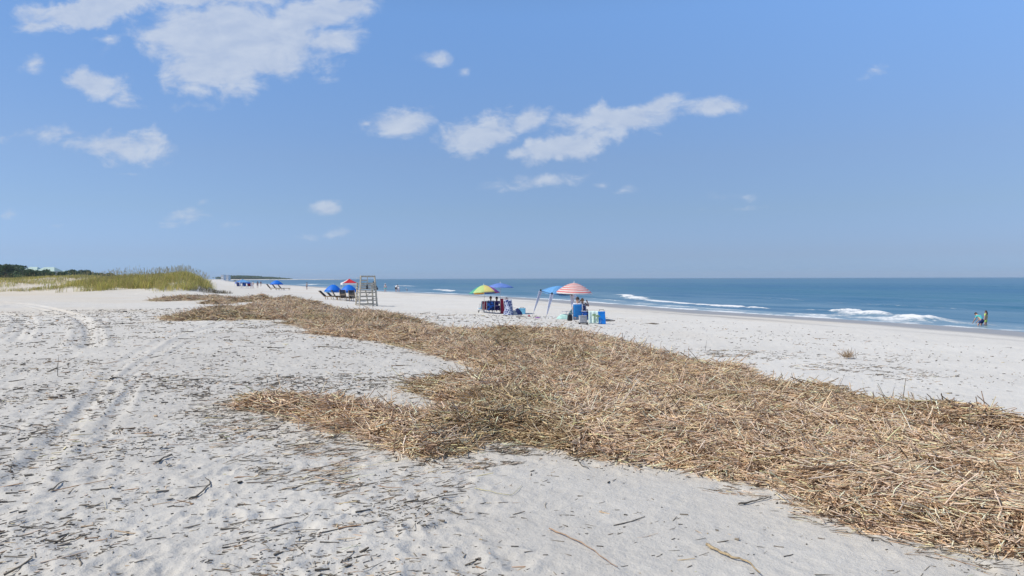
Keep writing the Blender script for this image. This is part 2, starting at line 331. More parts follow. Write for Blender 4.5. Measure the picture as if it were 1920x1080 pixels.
M_sand = sand_material(); M_water = water_material()
M_stem = attr_mat('dry_reed', .6, 0, .3, 30); M_grass = attr_mat('dune_grass', .6, .5); M_leaf = attr_mat('leaf', .6, .2); M_litter = attr_mat('litter', .8)
M = {k: mat(k, *a) for k, a in dict(
    wood=((.47,.43,.35), .85, .25, 6, .3), tanwood=((.42,.30,.18), .7, .2, 8), dark=((.02,.02,.024), .7, .3, 20), white=((.78,.78,.78), .5, .05, 4),
    alu=((.62,.63,.66), .35, .08, 10, 0, .6), blue=((.0,.17,.72), .6, .08, 5, 0, 0, 0, None, .12), blue2=((.01,.12,.60), .6, .08, 5, 0, 0, 0, None, .1),
    chairblue=((.01,.22,.60), .6, .12, 6), palebluec=((.20,.50,.85), .6, .08, 5, 0, 0, 0, None, .35), peri=((.20,.34,.78), .6, .08, 5, 0, 0, 0, None, .3),
    red=((.62,.03,.05), .6, .08, 5, 0, 0, 0, None, .15), stripered=((.78,.24,.23), .6, .08, 5, 0, 0, 0, None, .25), stripewhite=((.80,.76,.74), .6, .04, 5, 0, 0, 0, None, .25),
    maroon=((.30,.01,.05), .7, .2, 8), navy=((.015,.03,.13), .7, .25, 10), grey=((.42,.43,.45), .6, .1, 8), black=((.015,.015,.02), .6, .3, 10),
    mint=((.42,.66,.60), .8, .15, 8), teal=((.10,.55,.52), .7, .1, 8), lime=((.50,.68,.16), .7, .1, 8), purple=((.22,.10,.30), .8, .5, 14),
    skin=((.55,.33,.24), .55, .08, 10), skin2=((.40,.23,.15), .55, .08, 10), hair=((.035,.02,.014), .6, .3, 40), hairlight=((.30,.19,.10), .6, .3, 40),
    lightblue=((.16,.46,.66), .6, .1, 8), brightblue=((.0,.20,.68), .5, .06, 8), lavender=((.66,.67,.78), .8, .1, 8),
    u1=((.16,.50,.72), .6, .05, 5, 0, 0, 0, None, .3), u2=((.12,.52,.38), .6, .05, 5, 0, 0, 0, None, .3), u3=((.62,.78,.34), .6, .05, 5, 0, 0, 0, None, .3), u4=((.86,.76,.30), .6, .05, 5, 0, 0, 0, None, .3),
    u5=((.85,.50,.10), .6, .05, 5, 0, 0, 0, None, .3), u6=((.70,.10,.25), .6, .05, 5, 0, 0, 0, None, .3), u7=((.40,.12,.50), .6, .05, 5, 0, 0, 0, None, .3), u8=((.10,.20,.60), .6, .05, 5, 0, 0, 0, None, .3),
    bark=((.10,.08,.06), .9, .3, 4, .3), roofgreen=((.42,.56,.52), .6, .08, 2), wall=((.55,.52,.46), .8, .06, 2), pane=((.05,.07,.09), .2, .1, 2),
    towel=((.62,.76,.72), .9, .1, 8), palm=((.20,.34,.14), .9, .2, 8)).items()}
def pattern_mat(name, ca, cb_, scale):
    m = mat(name, ca, .8); nt = m.node_tree; v = nt.nodes.new('ShaderNodeTexVoronoi'); v.inputs['Scale'].default_value = scale
    tc = nt.nodes.new('ShaderNodeTexCoord'); nt.links.new(tc.outputs['Object'], v.inputs[0]); r = nt.nodes.new('ShaderNodeValToRGB'); r.color_ramp.interpolation = 'CONSTANT'
    r.color_ramp.elements[0].color = ca+(1,); r.color_ramp.elements[1].color = cb_+(1,); r.color_ramp.elements[1].position = .5
    s = nt.nodes.new('ShaderNodeSeparateColor'); nt.links.new(v.outputs['Color'], s.inputs[0]); nt.links.new(s.outputs[0], r.inputs[0]); nt.links.new(r.outputs[0], nt.nodes['Principled BSDF'].inputs['Base Color']); return m
M['navyprint'] = pattern_mat('navyprint', (.02,.05,.22), (.55,.60,.72), 16); M['blueprint'] = pattern_mat('blueprint', (.02,.12,.50), (.01,.03,.12), 12); M['purpleprint'] = pattern_mat('purpleprint', (.26,.12,.32), (.03,.03,.16), 10)

# ------------------------------------------------------------------ polar grids
def tha(lo, hi, n, lo2=-180, hi2=180, coarse=3.0):
    a = np.linspace(lo, hi, n); st = a[1]-a[0]; L = []; t = lo; s = st
    while t > lo2: s = min(s*1.25, coarse); t -= s; L.append(max(t, lo2))
    U = []; t = hi; s = st
    while t < hi2: s = min(s*1.25, coarse); t += s; U.append(min(t, hi2))
    return np.radians(np.array(L[::-1]+list(a)+U))
def gseq(parts):
    o = [parts[0][0]]
    for a, b, k in parts:
        while o[-1] < b: o.append(o[-1]*k)
    return np.array(o)
TH = tha(-39, 39, 900); RR = gseq([(.25, 3.3, 1.12), (3.3, 15, 1.0036), (15, 60, 1.008), (60, 220, 1.012), (220, 6500, 1.05)])
def grid_quads(nr, nt):
    i = np.arange(nr-1)[:, None]*nt; j = np.arange(nt-1)[None]; a = i+j
    return np.stack([a, a+1, a+1+nt, a+nt][::-1], -1).reshape(-1, 4)
GX = RR[:, None]*np.sin(TH)[None]; GY = RR[:, None]*np.cos(TH)[None]
GU, GA = shore(GX.ravel(), GY.ravel()); GU = GU.reshape(GX.shape); GA = GA.reshape(GX.shape)
GB = np.interp(GU, [-90,0,4,9,14,24,31,38,44,60,120,400], [-3,0,.15,.33,.5,.70,.93,1.25,1.46,1.55,1.8,2.0])
GD = dune_z(GX.ravel(), GY.ravel()).reshape(GX.shape); GB = GB+GD
# rough / smooth sand
SMOOTH = hits([(930,850),(1100,870),(1300,890),(1480,950),(1700,1030),(1900,1100),(1500,1180),(1000,1180),(960,1000),(900,930)])
def inside(x, y, P):
    c = np.zeros(x.shape, bool); n = len(P)
    for i in range(n):
        ax, ay = P[i]; bx, by = P[(i+1) % n]
        if ay == by: continue
        c ^= ((ay > y) != (by > y)) & (x < (bx-ax)*(y-ay)/(by-ay)+ax)
    return c
def polysd(x, y, P):
    d, _, _ = seg_dist(x, y, P, True); return np.where(inside(x, y, P), d, -d)
nearmask = RR < 70
gx = GX[nearmask]; gy = GY[nearmask]; gu = GU[nearmask]
smd = polysd(gx.ravel(), gy.ravel(), SMOOTH).reshape(gx.shape)
rough = 1-.85*sstep(-.5, .6, smd)
dry = sstep(6, 12, gu); far = np.clip(RR[nearmask]/12, 1, 3)[:, None]
rel = .040*(fbm(gx/1.5, gy/1.5, 3, 1)-.5) + rough*(.016*(fbm(gx/.30, gy/.42, 3, 2)-.5)*far + .015*(fbm(gx/.07, gy/.09, 2, 3)-.5))
# footprints and scuffs
nr_, nt_ = gx.shape; rr_ = RR[nearmask]
for k in range(2300):
    r0 = 3.3*(30/3.3)**rng.random(); t0 = R(rng.uniform(-38, 38)); x0 = r0*math.sin(t0); y0 = r0*math.cos(t0)
    a = rng.uniform(0, math.pi); l = rng.uniform(.09, .17); w = rng.uniform(.05, .09); dep = rng.uniform(.005, .018)
    i0, i1 = np.searchsorted(rr_, [r0-.4, r0+.4]); j0, j1 = np.searchsorted(TH, [t0-.4/r0, t0+.4/r0])
    X = gx[i0:i1, j0:j1]-x0; Y = gy[i0:i1, j0:j1]-y0; c, s = math.cos(a), math.sin(a)
    q = np.sqrt(((X*c+Y*s)/l)**2+((-X*s+Y*c)/w)**2)
    rel[i0:i1, j0:j1] += (-dep*np.exp(-(q**3)) + .35*dep*np.exp(-((q-1.35)/.35)**2))*np.maximum(rough[i0:i1, j0:j1], .25)
# vehicle tracks
TRK = [([(-60,1000),(0,955),(60,880),(130,810),(200,735),(290,665),(360,625),(440,600)],.13,.022),
       ([(60,870),(110,815),(160,755),(190,710),(260,660),(340,622),(420,598)],.13,.022),
       ([(170,900),(210,800),(235,755),(255,705),(290,680)],.09,.016),
       ([(20,905),(90,845),(130,800),(172,745),(205,700)],.10,.016),
       ([(-20,578),(40,572),(100,586),(150,600),(158,630),(150,650)],.22,.07),([(0,566),(60,572),(120,585),(162,602),(176,630),(170,652)],.22,.08),
       ([(-20,585),(25,592),(38,605),(20,635)],.2,.05),([(50,590),(55,610),(35,640)],.2,.05),
       ([(-80,780),(60,690),(110,680),(180,640),(300,612)],.12,.015),
       ([(-40,940),(40,870),(110,800),(150,770),(215,700),(300,645)],.08,.014),([(120,900),(185,820),(215,775),(275,700),(340,650),(430,610)],.08,.014),([(-60,850),(30,790),(95,730),(150,690)],.10,.014)]
for pts, w, dep in TRK:
    P = catmull(hits(pts), 4); d, s, a = seg_dist(gx, gy, P)
    d = d+.05*(fbm(gx*2, gy*2, 2, 9)-.5)
    dep = dep*.78; rel += -dep*np.exp(-(d/w)**4)*(.8+.2*np.sin(a*2*math.pi/.11)*(rr_[:, None] < 14)) + .5*dep*np.exp(-((d-w*1.6)/(w*.5))**2)
GZ = GB.copy(); GZ[nearmask] += rel*(.15+.85*dry)
farm = (RR >= 70) & (RR < 500); GZ[farm] += (.10*(fbm(GX[farm]/3, GY[farm]/3, 3, 4)-.5))*sstep(8, 20, GU[farm])
def gz(x, y):
    x = np.asarray(x, float); y = np.asarray(y, float)
    r = np.hypot(x, y); t = np.arctan2(x, y); i = np.clip(np.searchsorted(RR, r)-1, 0, len(RR)-2); j = np.clip(np.searchsorted(TH, t)-1, 0, len(TH)-2)
    fi = np.clip((r-RR[i])/(RR[i+1]-RR[i]), 0, 1); fj = np.clip((t-TH[j])/(TH[j+1]-TH[j]), 0, 1)
    return (GZ[i,j]*(1-fj)+GZ[i,j+1]*fj)*(1-fi)+(GZ[i+1,j]*(1-fj)+GZ[i+1,j+1]*fj)*fi
def gz1(x, y): return float(gz(np.array([x]), np.array([y]))[0])
def at(px, py, dz=0.0):
    p = hit(px, py); return Vector((p[0], p[1], gz1(p[0], p[1])+dz))

# ------------------------------------------------------------------ wrack outline (reed mat left by the tide)
UP = [(290,598),(335,586),(375,580),(440,577),(470,570),(500,563),(535,559),(575,562),(610,572),(650,583),(700,587),(760,590),(790,603),(830,618),(900,622),(990,622),(1100,630),(1170,637),(1250,660),(1300,680),(1400,700),(1500,724),(1600,744),(1700,762),(1800,782),(1930,800),(2100,820),(2400,850)]
LO = [(2400,1130),(2100,1075),(1930,1036),(1840,1020),(1750,1006),(1680,990),(1600,968),(1540,945),(1480,928),(1430,908),(1390,893),(1330,876),(1280,866),(1200,856),(1120,848),(1060,836),(960,822),(900,826),(860,838),(820,845),(760,838),(700,828),(640,808),(560,788),(500,772),(450,755),(448,742),(480,735),(540,735),(600,740),(650,736),(700,742),(760,752),(810,760),(850,752),(840,735),(790,722),(800,712),(860,710),(905,698),(912,688),(880,678),(830,666),(770,650),(720,638),(660,632),(600,626),(580,618),(560,607),(530,598),(480,599),(400,600),(330,600)]
UPW = hits(UP, .13)
WP = np.vstack([UPW, np.array([hit(a, b, .11 if 440 < a < 870 and 714 < b < 764 else (.05 if b > 800 else .02))[:2] for a, b in LO])])
PATCH = [np.vstack([hits(p) for p in (L,)]) for L in (
    [(285,561),(330,556),(370,553),(420,550),(450,552),(440,558),(400,562),(340,564),(300,565)],
    [(375,568),(420,563),(470,558),(510,556),(520,562),(460,566),(400,571)],
    )]
def wrack_mask(x, y):
    d = polysd(x, y, WP); r = np.hypot(x, y)
    d = d + (fbm(x*1.1, y*1.1, 3, 21)-.5)*np.clip(.35+r*.035, 0, 2.2)-.10
    for P in PATCH[:2]: d = np.maximum(d, polysd(x, y, P)+(fbm(x, y, 3, 22)-.5)*2.4)
    return d
def wrack_h(x, y, d):
    r = np.hypot(x, y); rise = sstep(0, 1, d/np.clip(.5+.03*r, .5, 1.8))
    du, _, _ = seg_dist(x, y, UPW); crest = np.exp(-(du/(1.0+.07*r))**2)
    return rise*(.035+(.05+.24*crest)*fbm(x/1.6, y/1.6, 3, 31)**1.2*1.5+.10*(fbm(x/.5, y/.5, 2, 32)-.4))*np.clip(.8+r*.010, .8, 1.3)
XN = GX[nearmask].ravel(); YN = GY[nearmask].ravel()
WDn = np.full(XN.shape, -9.0)
sel = (np.hypot(XN, YN) > 3.5) & (np.arctan2(XN, YN) > -.75) & (np.arctan2(XN, YN) < 1.2)
WDn[sel] = wrack_mask(XN[sel], YN[sel])
WH = np.zeros(XN.shape); s2 = WDn > -.5; WH[s2] = wrack_h(XN[s2], YN[s2], WDn[s2])
WD = np.full(GX.shape, -9.0); WD[nearmask] = WDn.reshape(gx.shape)
WHG = np.zeros(GX.shape); WHG[nearmask] = WH.reshape(gx.shape)
def wh(x, y):
    r = np.hypot(x, y); t = np.arctan2(x, y); i = np.clip(np.searchsorted(RR, r), 0, len(RR)-1); j = np.clip(np.searchsorted(TH, t), 0, len(TH)-1); return WHG[i, j], WD[i, j]

# ------------------------------------------------------------------ beach sheet
wet = 1-sstep(-1.4, 1.4, GU-6.8-3.2*(fbm(GA/16, GU*0, 3, 41)-.5)*2-.8*(fbm(GX/3, GY/3, 3, 42)-.5))
wet = np.clip(np.maximum(wet, .55*sstep(.55, .75, fbm(GA/22, GU/3.5, 3, 44))*(1-sstep(14, 20, GU))), 0, 1)
warm = np.clip(sstep(45, 75, GU)*sstep(45, 80, GY)*.9 + .35*sstep(.5, .7, fbm(GX/9, GY/9, 3, 43)), 0, 1)*sstep(20, 40, RR)[:, None]
warm = np.clip(warm+.5*sstep(-1.2, 0, WD), 0, 1)
litter = np.clip(.35+.9*(fbm(GX/2.2, GY/2.2, 4, 45)-.4), 0, 1)
litter = litter*sstep(15, 22, GU)*(1-sstep(45, 90, RR))[:, None]
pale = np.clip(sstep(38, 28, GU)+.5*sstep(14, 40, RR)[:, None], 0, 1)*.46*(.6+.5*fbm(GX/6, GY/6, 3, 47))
lr = np.ones(GX.shape); lr[nearmask] = rough; litter *= lr*(1-.6*((GX > .2*GY-2.5) & (RR[:, None] > 11)))
V = np.stack([GX, GY, GZ], -1).reshape(-1, 3)
Q = grid_quads(len(RR), len(TH))
me = np_mesh('beach_sand', V, Q, attrs=dict(wet=wet, warm=warm, litter=litter, pale=pale), mat=M_sand)
tag(mkobj('beach_sand', me), kind='structure', label='pale grey white beach sand with tracks and footprints')

# ------------------------------------------------------------------ sea
TW = tha(-42, 42, 620, -60, 150, 2.0); RW = gseq([(18, 34, 1.02), (34, 90, 1.0042), (90, 420, 1.008), (420, 6500, 1.04)])
WX = RW[:, None]*np.sin(TW)[None]; WY = RW[:, None]*np.cos(TW)[None]
WU, WA = shore(WX.ravel(), WY.ravel()); WU = WU.reshape(WX.shape); WA = WA.reshape(WX.shape); w = -WU
ph = w + 5*(fbm(WA/40, w/30, 3, 51)-.5)*2
env = sstep(2, 12, w)*(1-sstep(140, 400, w)*.8)*(RW < 450)[:, None]
crest = .5+.5*np.sin(ph*2*math.pi/13.0)
wz = env*(.42*(crest**3-.3)*(.25+1.1*fbm(WA/30, w/14, 3, 52)) + .10*(fbm(WA/6, w/2.2, 3, 53)-.5))
wz += .05*sstep(6, 0, w)*(fbm(WA/7, w*0, 3, 54)-.35)
foam = np.zeros(WX.shape)
def px_foam(pts, width, inten, seed, curl=0):
    global foam, wz
    P = catmull(hits(pts, 0, sea0), 4); d, s, a = seg_dist(WX, WY, P); n = .05+.95*sstep(.3, .62, fbm(WX/2.2, WY/2.2, 4, seed))
    end = np.minimum(1, 1)
    g = np.exp(-(d/(width*(.45+n)))**2)*inten*(.72+.38*n)
    foam = np.maximum(foam, g); wz = wz + curl*np.exp(-(d/(width*.8))**2)*(.6+.8*n)
px_foam([(700,546.3),(767,547.2),(814,548.8),(879,552.6),(1000,559.2),(1100,565.8),(1200,573.5),(1271,578.6),(1442,589.5),(1613,600.5),(1741,609.6),(1920,620.5),(2200,640)], 1.3, .55, 61)
px_foam([(1271,575),(1442,586),(1613,598),(1741,605),(1920,616),(2200,632)], 1.6, .26, 68)
px_foam([(1138,554),(1180,557),(1230,563.5),(1290,569),(1325,571)], 1.4, .62, 62, .12)
px_foam([(1100,559),(1200,569),(1300,577),(1430,585.5),(1545,592)], 1.2, .42, 73, .05)
px_foam([(1420,560),(1600,569),(1800,578)], .9, .30, 74, .08)
px_foam([(1345,573),(1390,575),(1428,578.5)], 1.1, .62, 63, .16)
px_foam([(1535,584),(1575,585),(1625,590),(1680,596),(1735,601)], 1.9, .60, 64, .34)
px_foam([(1550,592),(1640,598),(1720,604)], 2.6, .48, 65, .05)
px_foam([(1760,604),(1840,609),(1930,616)], 1.1, .38, 66, .05)
px_foam([(560,533),(610,534.3),(650,535.5)], 3.0, .6, 67, .1); px_foam([(745,535.5),(775,537)], 2.2, .55, 69, .1); px_foam([(816,544),(852,546.5)], 1.6, .6, 70, .1)
px_foam([(470,533),(540,536),(600,539),(660,542.5)], 2.2, .42, 71); px_foam([(1450,588),(1540,594)], 1.6, .40, 72)
foam = np.where(w < -1, 0, foam)
shallow = sstep(9, 0, w)*.9+.75*sstep(75, 8, w)*sstep(.3, .7, fbm(WA/25, w/2.2, 3, 56))*fbm(WA/12, w/5, 3, 55)
Vw = np.stack([WX, WY, wz], -1).reshape(-1, 3); Qw = grid_quads(len(RW), len(TW))
Qw = Qw[(WU.ravel()[Qw] < 5).any(1)]
used, inv = np.unique(Qw, return_inverse=True); Qw = inv.reshape(-1, 4)
me = np_mesh('sea_water', Vw[used], Qw, attrs=dict(foam=foam.ravel()[used], shallow=np.clip(shallow, 0, 1).ravel()[used]), mat=M_water)
tag(mkobj('sea_water', me), kind='structure', label='blue sea with low white breakers along the beach')

# ------------------------------------------------------------------ scattered stems
def stem_arrays(P, D, L, rad, colr, bend, seg=2, sides=3):
    """P start points, D unit directions (n,3); returns verts, quads, colours"""
    n = len(P); up = np.array([0,0,1.0]); S = np.cross(D, up); S /= (np.linalg.norm(S, axis=1, keepdims=True)+1e-9); U = np.cross(S, D)
    rings = []
    for k in range(seg+1):
        t = k/seg; C = P + D*(L*t)[:, None] + S*(bend*L*4*t*(1-t))[:, None]
        rad_k = rad*(1-.35*t)
        for s in range(sides):
            a = 2*math.pi*s/sides+.4
            rings.append(C + S*(rad_k*math.cos(a))[:, None] + U*(rad_k*math.sin(a))[:, None])
    V = np.stack(rings, 1)
    nv = (seg+1)*sides; q = []
    for k in range(seg):
        for s in range(sides): q.append((k*sides+s, k*sides+(s+1)%sides, (k+1)*sides+(s+1)%sides, (k+1)*sides+s))
    Qs = (np.arange(n)[:, None, None]*nv + np.array(q)[None]).reshape(-1, 4)
    return V.reshape(-1, 3), Qs, np.repeat(colr, nv, 0)
def merge(Ls):
    V = []; Q = []; C = []; b = 0
    for v, q, c in Ls: V.append(v); Q.append(q+b); C.append(c); b += len(v)
    return np.vstack(V), np.vstack(Q), np.vstack(C)
PAL = np.array([(.82,.65,.46),(.72,.56,.39),(.92,.79,.61),(.66,.49,.36),(.80,.65,.54),(.50,.34,.22),(.17,.12,.085),(.74,.64,.55),(.90,.73,.46),(.28,.195,.13)])*np.array([1,.95,.895])
def pal(n, p=None): 
    c = PAL[rng.choice(len(PAL), n, p=p)]; return np.minimum(c*(rng.uniform(.85, 1.32, n)[:, None]), .92)
def polar_samples(n, r0, r1, t0, t1, p):
    q = rng.random(n); e = 2-p
    r = (r0**e+q*(r1**e-r0**e))**(1/e); t = np.radians(rng.uniform(t0, t1, n)); return r*np.sin(t), r*np.cos(t), r
def wrack_batch(n, r0, r1, t0, t1, p, seg, L0, rad0, lift, bsd=.07):
    x, y, r = polar_samples(n, r0, r1, t0, t1, p); h, d = wh(x, y)
    prob = sstep(-.35, .25, d/np.clip(.6+.02*r, .6, 1.2)); k = rng.random(n) < prob; x, y, r, h, d = x[k], y[k], r[k], h[k], d[k]; n = len(x)
    sc_ = np.clip(r/6, 1, 12)**.5
    L = rng.gamma(3.2, L0/3.2, n)*np.clip(sc_, 1, 1.7); L = np.clip(L, .07, .8)
    rad = rng.uniform(.55, 1.35, n)*rad0*sc_
    fl = fbm(x/.75, y/.75, 2, 81)*math.pi*2.6 + .3
    spread = rng.normal(0, .40, n); az = np.where(rng.random(n) < .24, rng.uniform(0, 2*math.pi, n), fl+spread)
    el = rng.normal(.03, .17, n); up = rng.random(n) < .05; el = np.where(up, rng.uniform(.3, 1.0, n), el); L = np.where(up, L*.6, L)
    D = np.stack([np.cos(az)*np.cos(el), np.sin(az)*np.cos(el), np.sin(el)], 1)
    z = gz(x, y)+h*(d > -.1)+rng.random(n)*lift*sstep(-.2, .5, d)-.004
    P = np.stack([x, y, z], 1)-D*(L*.5)[:, None]*np.where(up, .2, 1)[:, None]
    # darker, redder rotten patches; the darkening also paints shaded gaps into the mat
    c = pal(n, [.15,.12,.13,.10,.10,.08,.08,.09,.07,.08]); rot = sstep(.52, .68, fbm(x/1.5, y/1.5, 3, 83)); c = c*(1-.42*rot[:, None]*rng.random(n)[:, None]); c[:, 2] *= (1-.1*rot)
    return stem_arrays(P, D, L, rad, c, rng.normal(0, bsd, n), seg)
B = [wrack_batch(150000, 3.8, 12, -38, 50, .6, 2, .25, .0062, .15, .09), wrack_batch(270000, 12, 30, -38, 45, 1.0, 1, .32, .0053, .15), wrack_batch(250000, 30, 69, -34, 20, 1.2, 1, .34, .0052, .10)]
Vs, Qs, Cs = merge(B); print('wrack stems verts', len(Vs))
# the matted layer under the loose stems, coloured dark to paint in gap shade
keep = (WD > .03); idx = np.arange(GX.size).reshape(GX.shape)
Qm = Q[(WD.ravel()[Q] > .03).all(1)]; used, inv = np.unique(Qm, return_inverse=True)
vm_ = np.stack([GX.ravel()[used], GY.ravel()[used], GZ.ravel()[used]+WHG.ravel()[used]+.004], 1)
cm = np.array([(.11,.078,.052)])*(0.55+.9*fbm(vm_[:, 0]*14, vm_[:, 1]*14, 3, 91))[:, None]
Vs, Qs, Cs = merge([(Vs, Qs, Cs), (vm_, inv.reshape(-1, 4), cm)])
me = np_mesh('reed_wrack', Vs, Qs, Cs, mat=M_stem)
tag(mkobj('reed_wrack', me), 'thick winding mat of dry tan reed stems washed up across the sand', 'reed wrack', kind='stuff')

# loose chips on the sand
def chip_batch(n, r0, r1, t0, t1, p, L0, rad0, dark, seg=1, dens=None):
    x, y, r = polar_samples(n, r0, r1, t0, t1, p); h, d = wh(x, y); u, _ = shore(x, y)
    t = np.arctan2(x, y)
    sm = polysd(x, y, SMOOTH); fld = fbm(x/.8, y/.8, 5, 101, .6)*.75+.25*fbm(x/4, y/4, 2, 102)
    prob = np.clip(.16+1.0*sstep(.42, .66, fld), 0, 1)*(1-.90*sstep(-.7, .3, sm))
    prob = np.maximum(prob, .32*sstep(-.8, -.1, d)*(1-.6*sstep(-.7, .3, sm))); prob *= sstep(13, 21, u)*(d < .3)*(1-.75*((x > .2*y-2.5) & (r > 11) & (u < 33)))
    k = rng.random(n) < prob; x, y, r, u = x[k], y[k], r[k], u[k]; n = len(x)
    s = np.clip(r/5, 1, 8)**.6; L = rng.gamma(2.2, L0/2.2, n)*s**.7; rad = rng.lognormal(-.1, .42, n)*rad0*s
    az = np.where(rng.random(n) < .35, rng.uniform(0, math.pi, n), .42+.9*(fbm(x/1.7, y/1.7, 2, 103)-.5)+rng.normal(0, .38, n)); el = rng.normal(.02, .10, n)
    D = np.stack([np.cos(az)*np.cos(el), np.sin(az)*np.cos(el), np.sin(el)], 1); P = np.stack([x, y, gz(x, y)+rad*.6], 1)-D*(L/2)[:, None]
    c = np.where((rng.random(n) < dark)[:, None], np.array([(.17,.145,.115)])*rng.uniform(.45, 1.9, n)[:, None], pal(n)*.85)
    return stem_arrays(P, D, L, rad, c, rng.normal(0, .06, n), seg)
Ls = [chip_batch(16000, 3.3, 14, -40, 42, 1.0, .045, .0042, .85, 1), chip_batch(30000, 3.3, 14, -40, 42, 1.0, .022, .0032, .8, 1), chip_batch(3600, 3.3, 14, -40, 42, 1.0, .13, .0034, .6, 2),
      chip_batch(40000, 14, 45, -40, 42, 1.1, .028, .0036, .7), chip_batch(1800, 14, 45, -40, 42, 1.1, .16, .004, .6)]
def px_scatter(poly, n, L0, rad0, dark, aznom=.45):
    P0 = hits(poly); lo = P0.min(0); hi = P0.max(0); x = rng.uniform(lo[0], hi[0], n*4); y = rng.uniform(lo[1], hi[1], n*4)
    k = inside(x, y, P0) & (fbm(x*2.2, y*2.2, 3, 111) > .42); x = x[k][:n]; y = y[k][:n]; n = len(x); L = rng.gamma(2.5, L0/2.5, n); rad = rng.uniform(.6, 1.4, n)*rad0
    az = aznom+rng.normal(0, .45, n); el = rng.normal(.04, .1, n); D = np.stack([np.cos(az)*np.cos(el), np.sin(az)*np.cos(el), np.sin(el)], 1)
    P = np.stack([x, y, gz(x, y)+.006], 1)-D*(L/2)[:, None]; c = np.where((rng.random(n) < dark)[:, None], np.array([(.16,.13,.095)])*rng.uniform(.6, 1.5, n)[:, None], pal(n))
    return stem_arrays(P, D, L, rad, c, rng.normal(0, .06, n), 2)
Ls += [px_scatter([(380,790),(560,800),(760,850),(900,870),(880,930),(700,960),(520,920),(400,860)], 420, .11, .0036, .6),
       px_scatter([(350,730),(470,760),(620,820),(560,850),(380,800)], 200, .11, .0036, .6),
       px_scatter([(860,830),(1000,835),(980,870),(880,880)], 260, .10, .0034, .6), px_scatter([(1280,870),(1420,900),(1500,950),(1400,950),(1290,910)], 120, .12, .0034, .6, -.3),
       px_scatter([(1480,935),(1700,1000),(1900,1045),(1900,1070),(1650,1030),(1480,970)], 110, .14, .0030, .6, -.45),
       px_scatter([(550,830),(760,860),(700,930),(560,900)], 130, .20, .0034, .45)]
# thin drift lines on the seaward sand
for poly, n in (([(1320,664),(1360,656),(1430,658),(1410,668),(1350,671)], 140), ([(1460,686),(1560,678),(1720,692),(1810,706),(1700,714),(1580,702)], 330), ([(1150,650),(1330,655),(1700,665),(1750,680),(1400,676)], 300)):
    Ls.append(px_scatter(poly, n, .12, .006, .75, 0.1))
Vc, Qc, Cc = merge(Ls); print('litter verts', len(Vc))
tag(mkobj('plant_litter', np_mesh('plant_litter', Vc, Qc, Cc, mat=M_litter)), 'small dark reed chips strewn over the dry sand', 'plant litter', kind='stuff')

# single stems one can point to
def reed(pts, r0, c, label, name='dry_reed', cat='reed', lift=.008, group=None):
    W0 = [hit(a, b) for a, b in pts]; root = Vector((W0[0][0], W0[0][1], gz1(W0[0][0], W0[0][1])))
    P = catmull([(p[0], p[1]) for p in W0], 4); b = MB(); n = len(P)
    b.tube([Vector((p[0], p[1], gz1(p[0], p[1])+lift+r0+.004*math.sin(i*2.1)))-root for i, p in enumerate(P)], [r0*(1.15-.75*i/n)*(1.25 if i % 5 == 2 else 1) for i in range(n)], 7)
    o = b.build(name, c, smooth=True); o.location = root; return tag(o, label, cat, group)
Mtan = mat('tan_stem', (.38,.29,.17), .6, .35, 40); Mdk = mat('dark_stem', (.12,.10,.075), .8, .3, 40); Mred = mat('reddish_stem', (.40,.27,.18), .6, .25, 40); Mgrn = mat('pale_stem', (.50,.46,.28), .6, .2, 40)
reed([(1325,1026),(1345,1036),(1372,1048),(1400,1056),(1425,1078)], .010, Mtan, 'thick tan reed stem lying on smooth sand at the bottom right, below the reed mat')
reed([(1030,995),(1060,1008),(1100,1028),(1130,1050),(1158,1070)], .005, Mred, 'long thin reddish reed stem lying on the smooth sand at the bottom centre')
reed([(757,945),(800,939),(858,929)], .006, Mdk, 'straight grey brown stem lying on the sand below the middle of the reed mat')
reed([(890,918),(920,926),(958,932),(978,914)], .0035, Mgrn, 'thin curved pale green stem on clean sand below the reed mat')
reed([(355,937),(380,922),(394,905),(385,897)], .007, Mdk, 'dark hooked reed stem curling on the littered sand at the left')
reed([(92,924),(110,912),(130,900)], .006, Mdk, 'short straight dark stem beside the vehicle tracks')
reed([(292,870),(308,862),(324,856)], .009, Mdk, 'stubby thick dark stem lying between vehicle tracks and reed mat')
reed([(85,1017),(110,1016),(140,1013),(160,1008)], .006, Mdk, 'dark branching stem lying at the bottom left corner of the sand')
reed([(1385,948),(1410,943),(1432,938),(1446,934)], .007, Mdk, 'dark knotted stem lying just below the edge of the reed mat')
reed([(1080,858),(1088,872),(1104,880)], .006, Mdk, 'bent black stem on the sand just under the middle edge of the reed mat')
reed([(1603,965),(1622,978),(1642,994)], .006, Mdk, 'slanting dark stem lying below the right end of the reed mat')
reed([(1712,1002),(1740,1016),(1771,1028)], .005, Mdk, 'long thin dark stem parallel to the right edge of the reed mat')
reed([(1614,1004),(1650,1014),(1672,1023)], .005, Mdk, 'wavy dark stem lying on clean sand at the lower right')
def upright(px, py, hpx, lean, r0, label, c=Mdk):
    p = hit(px, py, .15); dist = math.hypot(p[0], p[1]); H = hpx/F*dist; z0 = gz1(p[0], p[1]); b = MB()
    b.tube([(0,0,0), (lean*.4*H, 0, H*.45+.1), (lean*H, .02, H+.16)], [r0, r0*.85, r0*.4], 7); o = b.build('upright_reed', c, smooth=True); o.location = (p[0], p[1], z0); tag(o, label, 'reed')
upright(1816,812,46,.05,.007,'dark reed stem standing straight up near the right end of the reed mat')
upright(1690,758,40,.2,.008,'upright dark reed leaning right above the back edge of the reed mat')
upright(1558,752,44,.55,.005,'thin reed bending right over the back edge of the reed mat')
upright(1668,752,22,.4,.006,'short leaning reed left of the upright dark one')
upright(1622,752,34,-.1,.003,'very thin pale reed standing up at the back edge of the mat', Mgrn)
